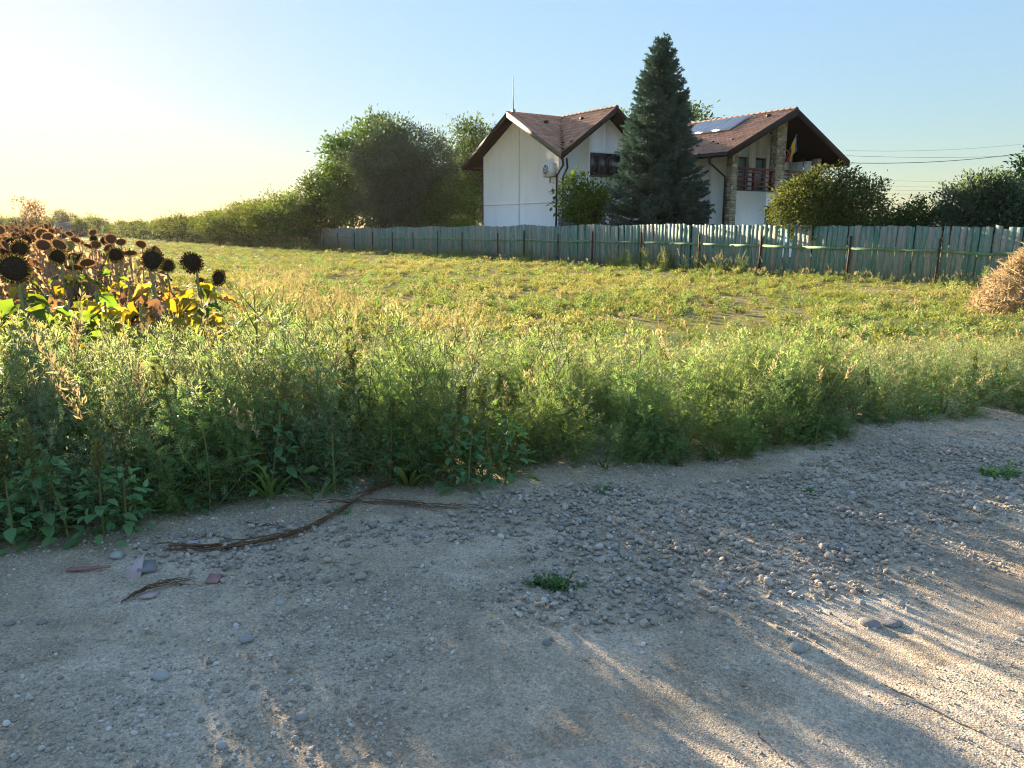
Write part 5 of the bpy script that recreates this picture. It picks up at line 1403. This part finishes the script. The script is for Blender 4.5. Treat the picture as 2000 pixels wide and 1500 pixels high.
BLOBS = [(1420, 1070, 420, 95), (1130, 1000, 210, 48), (1680, 985, 380, 60), (1150, 1185, 190, 62), (1330, 1160, 200, 60), (1850, 925, 300, 50), (640, 1055, 180, 32), (880, 1040, 190, 36), (430, 1090, 190, 38), (1500, 1130, 300, 55), (560, 1120, 200, 35)]
WGT = [1, .9, .9, .9, .8, .7, .5, .55, .6, .8, .4]
def gravel_mask(x, y):
    px, py = px_of(x, y); m = np.zeros_like(px)
    nx = 60 * (fbm(x * 2.2, y * 2.2, 91) - .5); ny = 36 * (fbm(x * 2.2 + 9, y * 2.2, 92) - .5)
    for (cx, cy, rx_, ry_), w in zip(BLOBS, WGT):
        d = ((px + nx - cx) / rx_) ** 2 + ((py + ny - cy) / ry_) ** 2
        m = np.maximum(m, w * smooth(1.15, .55, d))
    return m
def shoulder_pts(n, a0=-5.5, a1=7.5, b0=-3.4, b1=.25):
    a = rng.uniform(a0, a1, n); b = rng.uniform(b0, b1, n); P = to_world(a, b, 0 * a)
    ok = (b > road_edge(a) + .01 - .35 * rng.random(len(a)) ** 4); return P[ok], a[ok], b[ok]
P, a, b = shoulder_pts(95000)
m = gravel_mask(P[:, 0], P[:, 1]); ok = (rng.random(len(P)) < m * .62) & (np.abs(P[:, 0]) < .75 * P[:, 1] + .4); P = P[ok]
n = len(P); s = np.clip(rng.lognormal(math.log(.0105), .36, n), .005, .026)
P[:, 2] = shoulder_z(P[:, 0], P[:, 1]) + s * rng.uniform(.1, .75, n) + rng.random(n) * .006
rot = np.stack([rng.normal(0, .35, n), rng.normal(0, .35, n), rng.uniform(0, 6.28, n)], 1)
scatter('gravel_pebbles', P, rot, np.stack([s * rng.uniform(.9, 1.4, n), s, s * rng.uniform(.8, 1.1, n)], 1), rng.integers(0, 9, n), PM, 'loose grey river pebbles heaped on the gravel shoulder', 'gravel')
P, a, b = shoulder_pts(150000)
f = fbm(P[:, 0] * 1.4 + 3, P[:, 1] * 1.4, 95); ok = (rng.random(len(P)) < .12 + .88 * smooth(.38, .66, f)) & (np.abs(P[:, 0]) < .75 * P[:, 1] + .4); P = P[ok]
n = len(P); s = np.clip(rng.lognormal(math.log(.005), .45, n), .0025, .013)
P[:, 2] = shoulder_z(P[:, 0], P[:, 1]) + s * rng.uniform(-.1, .5, n)
rot = np.stack([rng.normal(0, .4, n), rng.normal(0, .4, n), rng.uniform(0, 6.28, n)], 1)
scatter('fine_gravel', P, rot, s, rng.integers(0, 6, n), PMF, 'fine gravel grains strewn over the dusty shoulder', 'gravel')
# stone chips standing out of the asphalt
a = rng.uniform(-2.5, 7, 60000); b = road_edge(a) - .015 - rng.random(60000) ** 1.3 * 2.6; P = to_world(a, b, 0 * a); ok = (np.abs(P[:, 0]) < .75 * P[:, 1] + .3) & (P[:, 1] > 1.2) & (rng.random(60000) < .6); P = P[ok]; n = len(P)
e_ = road_edge(road_xy(P[:, 0], P[:, 1])[0]) - road_xy(P[:, 0], P[:, 1])[1]
s = np.clip(rng.lognormal(math.log(.004), .3, n), .0022, .009)
P[:, 2] = .002 + .030 * smooth(0, .5, e_) + .02 * (fbm(P[:, 0] * .6, P[:, 1] * .6, 2) - .5) + s * rng.uniform(-.5, .12, n)
M_CHIP = mat_stone('asphalt_chip', [(0, (.34, .3, .25)), (.5, (.52, .46, .375)), (1, (.7, .63, .53))])
CM = [stone_mesh(640 + k, .7, .5, 'chip', M_CHIP) for k in range(5)]
scatter('asphalt_chips', P, np.stack([rng.normal(0, .5, n), rng.normal(0, .5, n), rng.uniform(0, 6.28, n)], 1), s, rng.integers(0, 5, n), CM, 'stone chips bedded in the worn asphalt surface', 'gravel')
# cracks in the asphalt, filled with dark grit
road_o = bpy.data.objects['asphalt_road']; M_GRIT = mat_solid('crack_grit', (.12, .1, .08), .95, 0, .3, 30)
for pix in ([(1590, 1290), (1660, 1318), (1745, 1360), (1800, 1392), (1880, 1432), (1990, 1482)], [(1395, 1365), (1450, 1412), (1500, 1470), (1530, 1500)]):
    t_ = np.linspace(0, 1, 60); P = np.array([gp(*q).xy for q in pix]); u_ = np.linspace(0, 1, len(pix))
    C = np.stack([np.interp(t_, u_, P[:, 0]), np.interp(t_, u_, P[:, 1])], 1) + .03 * np.stack([fbm(t_ * 14, t_ * 0, 7) - .5, fbm(t_ * 14, t_ * 0 + 3, 8) - .5], 1)
    w_ = .0015 + .007 * fbm(t_ * 9, t_ * 0 + 1, 9) * np.sin(np.pi * np.clip(t_, .03, .97)); e_ = road_edge(road_xy(C[:, 0], C[:, 1])[0]) - road_xy(C[:, 0], C[:, 1])[1]
    z_ = .002 + .030 * smooth(0, .5, e_) + .02 * (fbm(C[:, 0] * .6, C[:, 1] * .6, 2) - .5) + .002
    V = np.concatenate([np.stack([C[:, 0], C[:, 1] + w_, z_], 1), np.stack([C[:, 0], C[:, 1] - w_, z_], 1)]); k_ = np.arange(59)
    MB().add(V, np.stack([k_, k_ + 60, k_ + 61, k_ + 1], 1)).build('crack', M_GRIT, road_o)
# larger single stones
def big_stone(px, py, w, flat, seed, col, label, yaw=0):
    q = gp(px, py); z = float(shoulder_z(np.array([q.x]), np.array([q.y]))[0])
    m = MATS.get('stone_' + col) or mat_solid('stone_' + col, {'white': (.52, .51, .48), 'grey': (.32, .3, .275), 'dark': (.24, .235, .23), 'beige': (.4, .35, .27), 'pale': (.42, .41, .38)}[col], .85, 0, .25, 14, .5, 40)
    o = link('stone', stone_mesh(seed, flat, .3, 'stone', m), None, (q.x, q.y, z + w * flat * .22), label=label, cat='stone', group='single stones on the shoulder')
    o.scale = (w / 2, w / 2, w / 2); o.rotation_euler = (0, 0, yaw)
for args in [(315, 1330, .062, .7, 701, 'white', 'rounded pale stone lying alone on the shoulder, lower left'), (478, 1256, .07, .55, 702, 'pale', 'flat pale stone half sunk in the dust above the rounded pale one', .3),
             (578, 1133, .075, .4, 703, 'beige', 'beige slab-like stone tilted among the pebbles right of the red shard', 2.0), (548, 1184, .04, .6, 704, 'white', 'small pale angular stone below the beige slab'),
             (1698, 1230, .085, .35, 705, 'grey', 'flat grey stone, left of the two bedded at the asphalt edge', -.9), (1742, 1228, .09, .32, 706, 'grey', 'flat grey stone, right of the two bedded at the asphalt edge', .1),
             (1410, 1160, .075, .4, 707, 'pale', 'pale flat stone on bare dirt below the big pebble patch'), (1303, 1201, .04, .7, 708, 'grey', 'round grey pebble alone right of the small green weed'),
             (1642, 1081, .07, .55, 709, 'dark', 'blue-grey oval stone in the big pebble patch', 1.3), (20, 1228, .045, .5, 710, 'grey', 'grey stone on bare dirt at the left picture edge'), (84, 1225, .04, .5, 711, 'grey', 'grey stone second from the left picture edge'),
             (1740, 966, .11, .3, 712, 'beige', 'long brownish flat stone at the top of the pebble patch', .1), (432, 1464, .04, .7, 713, 'white', 'small white stone near the bottom edge left of centre'), (590, 1410, .045, .6, 714, 'pale', 'pale stone below the sunlit dirt streak, lower left'),
             (1068, 1266, .04, .7, 715, 'grey', 'oval grey pebble alone below the small green weed'), (1555, 1280, .06, .5, 716, 'pale', 'pale stone by the asphalt edge below the pebble patch'), (1683, 1188, .035, .8, 717, 'white', 'small round white stone above the two flat bedded stones'), (1760, 1190, .035, .8, 718, 'white', 'small white stone beside a dark twig near the flat stones'),
             (230, 1098, .07, .6, 719, 'white', 'white stone at the weed edge above the pink shard'), (375, 1075, .06, .6, 720, 'white', 'white stone by the thick end of the long dry stalk')]: big_stone(*args)
# broken tile shards
def shard(px, py, poly, th, rot, mat, label):
    q = gp(px, py); z = float(shoulder_z(np.array([q.x]), np.array([q.y]))[0]); n = len(poly)
    V = [(x, y, 0) for x, y in poly] + [(x * .97, y * .97, th) for x, y in poly]
    F = [tuple(range(n))[::-1], tuple(range(n, 2 * n))] + [(i, (i + 1) % n, n + (i + 1) % n, n + i) for i in range(n)]
    o = MB().add(np.array(V, float), F).build('tile_shard', mat, None, loc=(q.x, q.y, z + .008), label=label, cat='shard', group='broken tile shards'); o.rotation_euler = rot
M_PINK = mat_solid('pink_tile', (.5, .38, .37), .7, 0, .12, 20, .2); M_RED = mat_solid('red_tile', (.36, .21, .18), .9, 0, .3, 20, .3)
shard(260, 1133, [(-.045, -.02), (.045, -.022), (.012, .10)], .008, (.75, .15, -.1), M_PINK, 'pointed pale pink tile shard propped up near the weeds')
shard(172, 1126, [(-.09, -.014), (-.02, -.006), (.08, .022), (.09, .03), (-.01, .014), (-.085, .008)], .01, (.15, 0, -.05), M_RED, 'long narrow reddish tile shard at the left, near the weeds')
shard(418, 1139, [(-.03, -.025), (.02, -.03), (.035, .02), (-.02, .028)], .014, (.25, 0, .2), M_RED, 'small red tile shard at the end of the short dry stalk')
shard(292, 1174, [(-.035, -.02), (.02, -.015), (.04, .02), (-.01, .012)], .01, (.1, 0, .1), M_PINK, 'small pale pink shard under the short dry stalk')
shard(288, 1124, [(-.04, -.03), (.035, -.03), (.04, .04), (-.03, .05)], .02, (.2, .1, .5), mat_solid('slate_grey', (.24, .24, .24), .8), 'dark grey slab chip right behind the pink pointed shard')
# dry stalks lying on the shoulder
M_STICK = mat_solid('dry_brown_stalk', (.17, .1, .055), .9, 0, .35, 18, .6, 60)
def stick(pix, r, strands, label, seed, spread=1.9):
    g = random.Random(seed); P = []
    for (px, py) in pix:
        q = gp(px, py); P.append(Vector((q.x, q.y, float(shoulder_z(np.array([q.x]), np.array([q.y]))[0]))))
    t = np.linspace(0, 1, len(P)); tt = np.linspace(0, 1, 26); base = np.stack([np.interp(tt, t, [p[i] for p in P]) for i in range(3)], 1)
    for _ in range(3): base[1:-1] = (base[:-2] + 2 * base[1:-1] + base[2:]) / 4
    mb = MB()
    for k in range(strands):
        ph, a0, a1 = g.random() * 6.28, g.uniform(0, .22), g.uniform(.75, 1); w = r * spread * g.uniform(.2, 1.2)
        sel = (tt >= a0) & (tt <= a1) if k else tt >= 0
        Q = base[sel].copy(); u = tt[sel]; Q[:, 1] += w * np.sin(u * 7 + ph) * 1.4; Q[:, 0] += w * np.cos(u * 5 + ph) * .6; Q[:, 2] += r * .6 + .5 * w * (1 + np.cos(u * 6 + ph)) + .004
        Q += np.array([[g.gauss(0, .0035) for _ in range(3)] for _ in Q]); mb.tube(Q, np.linspace(r * g.uniform(.2, .42), r * g.uniform(.08, .25), len(Q)), 5)
    mb.build('dry_stalk', M_STICK, None, label=label, cat='stalk', group='dry stalks on the shoulder', smooth=True)
stick([(305, 1083), (400, 1085), (500, 1070), (590, 1050), (650, 1020), (700, 990), (745, 968)], .012, 13, 'long thick dry brown stalk lying along the weed edge', 801)
stick([(238, 1186), (275, 1165), (325, 1150), (370, 1146), (400, 1150)], .009, 8, 'short curved dry brown stalk near the pink shards', 802)
stick([(610, 997), (700, 992), (790, 990), (860, 1000), (900, 1002), (940, 996)], .008, 6, 'thin dry brown stalk lying in front of the leafy weeds', 803)
stick([(745, 985), (820, 1000), (880, 1013)], .006, 4, 'thin forked dry twig just below the thin brown stalk', 804)
stick([(480, 1030), (530, 1036), (560, 1041)], .006, 3, 'short thin dry twig above the long thick stalk', 805)
stick([(690, 985), (760, 962), (830, 950)], .008, 6, 'dry brown stalk end half hidden under the weeds', 806)
# small weeds growing on the shoulder and single plants at the weed edge
def plant(name, px, py, parts, label, cat='weed', rz=0.0, s=1.0, group=None):
    q = gp(px, py); z = float(shoulder_z(np.array([q.x]), np.array([q.y]))[0])
    e = empty(name, (q.x, q.y, z - .01), rz, label=label, cat=cat, group=group); e.scale = (s, s, s)
    for nm, mb, m in parts: mb.build(nm, m, e)
for i, (px, py, s, w, lab) in enumerate(((1075, 1150, .8, 4, 'small green weed clump growing alone among the pebbles'), (1185, 968, .6, 2, 'tiny green weed at the top left of the pebble patch'), (1950, 935, .9, 3, 'small grassy weed patch on the gravel at the right edge'), (1572, 968, .5, 2, 'tiny grass tuft at the top middle of the pebble patch'), (655, 1010, .5, 2, 'tiny faint weed beside the long thick stalk'))):
    mb, lv = MB(), MB()
    for k in range(w):
        c = low_weed(820 + i * 10 + k, 12, .075, .026, up=.4)
        off = np.array([random.gauss(0, .06), random.gauss(0, .025), 0]); c.v = [v + off for v in c.v]
        for G, m, r in c.f: (lv if m == 0 else mb).f.append((G + (lv if m == 0 else mb).n, 0, r))
        for t_ in (lv, mb): t_.v += c.v; t_.n += c.n
    plant('weed_clump', px, py, [('leaves', lv, M_AMA), ('stems', mb, M_STEM)], lab, s=s)
AMA = [(880, 962, .62, True, 'broad-leaved weed with pale leaf tips at the weed edge, left of centre'), (955, 948, .6, True, 'tall leafy weed leaning right at the centre of the weed edge'), (915, 968, .42, False, 'low broad-leaved weed in front of the two tall leafy ones'), (1000, 940, .5, True, 'leafy weed with a small spike right of the leaning one'),
       (655, 975, .45, False, 'dark broad-leaved weed beside the long thick stalk'), (135, 1062, .62, True, 'spiked weed with a tall seed head near the left picture edge'), (95, 1068, .52, True, 'leafy weed with bright top leaf left of the spiked one'), (250, 1052, .42, False, 'low pale-leaved weed at the edge of the left gravel'), (30, 1078, .45, True, 'spiked weed at the lower left corner of the weeds'), (205, 1060, .5, True, 'leafy weed between the spiked one and the pale-leaved one'),
       (1290, 915, .4, False, 'dark leafy weed at the weed edge right of centre'), (1590, 880, .3, False, 'low grey-green weed at the right part of the weed edge')]
for i, (px, py, h, sp, lab) in enumerate(AMA):
    s_, l_, p_ = amaranth(h, 850 + i, sp)
    plant('leafy_weed', px, py, [('stem', s_, M_STEM), ('leaves', l_, M_AMA)] + ([('seed_spike', p_, M_SPIKE)] if sp else []), lab, rz=i * 1.3, group='leafy weeds at the road edge')
for i, (px, py, n_, l_, lab) in enumerate(((800, 958, 26, .5, 'arching grass clump behind the broad-leaved weed'), (985, 950, 16, .28, 'short grass clump at the centre of the weed edge'), (1400, 905, 26, .26, 'yellowish grass clump at the weed edge right of centre'), (620, 985, 18, .3, 'grass clump beside the stalk end at the weed edge'), (1180, 925, 22, .24, 'dry-tipped grass clump at the dark weed edge'))):
    plant('grass_clump', px, py, [('blades', grass_tuft(n_, l_, 880 + i, .05, .8, 0, 1.2), [M_GRASS, M_PANIC])], lab, 'grass', group='grass clumps at the road edge')

# ------------------------------------------------------------------ heap of dried plants at the right
g = np.random.default_rng(900); M_HEAP = mat_leaf('dried_heap_stem', (.34, .28, .17), (.52, .45, .3), .3, (1.2, 1.05, .8), .85)
q = gp(2050, 612); e = empty('plant_heap', (q.x, q.y, 0), 0, label='heap of dried orange-brown plants in front of the fence at the right edge', cat='heap')
core = MB(); th = np.linspace(0, 2 * math.pi, 25)[:-1]; V = [(0, 0, 1.12)]; F = []
for i in range(1, 8):
    rr = i / 7
    for j, a_ in enumerate(th): V.append((1.25 * rr * math.cos(a_) * (1 + .1 * math.sin(3 * a_)), .95 * rr * math.sin(a_), 1.12 * (1 - rr ** 2.2) * (1 + .12 * math.sin(4 * a_ + rr * 3)) - .02))
for j in range(24): F.append((0, 1 + j, 1 + (j + 1) % 24))
for i in range(6):
    for j in range(24): F.append((1 + i * 24 + j, 1 + (i + 1) * 24 + j, 1 + (i + 1) * 24 + (j + 1) % 24, 1 + i * 24 + (j + 1) % 24))
core.add(np.array(V), F).build('heap_core', mat_solid('heap_core_brown', (.26, .19, .1), .95), e, smooth=True)
n = 9000; u = g.random(n) ** .5; a_ = g.random(n) * 6.28; P = np.stack([1.3 * u * np.cos(a_), 1.0 * u * np.sin(a_), 1.16 * (1 - u ** 2.2) * (1 + .12 * np.sin(4 * a_ + u * 3))], 1) + g.normal(size=(n, 3)) * .05
mb = MB(); mb.place(DIAM * np.array([1, .35, 1]), DIAM_F, P, np.stack([np.cos(a_) * .8, np.sin(a_) * .8, g.normal(size=n) * .7], 1) + g.normal(size=(n, 3)) * .7, g.normal(size=(n, 3)), g.uniform(.07, .2, n))
mb.build('dry_stems', M_HEAP, e)
for k in range(30):
    a0 = g.random() * 6.28; b0 = np.array([math.cos(a0) * g.random(), math.sin(a0) * .8 * g.random(), .4 + .7 * g.random()]); d = unit(g.normal(size=(1, 3)))[0]; d[2] = abs(d[2])
    core = None

# ------------------------------------------------------------------ hazy evening air
m, nt, out = nmat('haze')
pv = N(nt, 'VolumePrincipled', Density=.00007, Anisotropy=.45); pv.inputs['Color'].default_value = (1, .97, .92, 1)
L(nt, pv.outputs[0], out.inputs['Volume'])
hz = MB().box((-170, -40, -1.2), (120, 330, 14)).build('haze', m, kind='stuff', label='thin golden evening haze over the field', cat='haze')
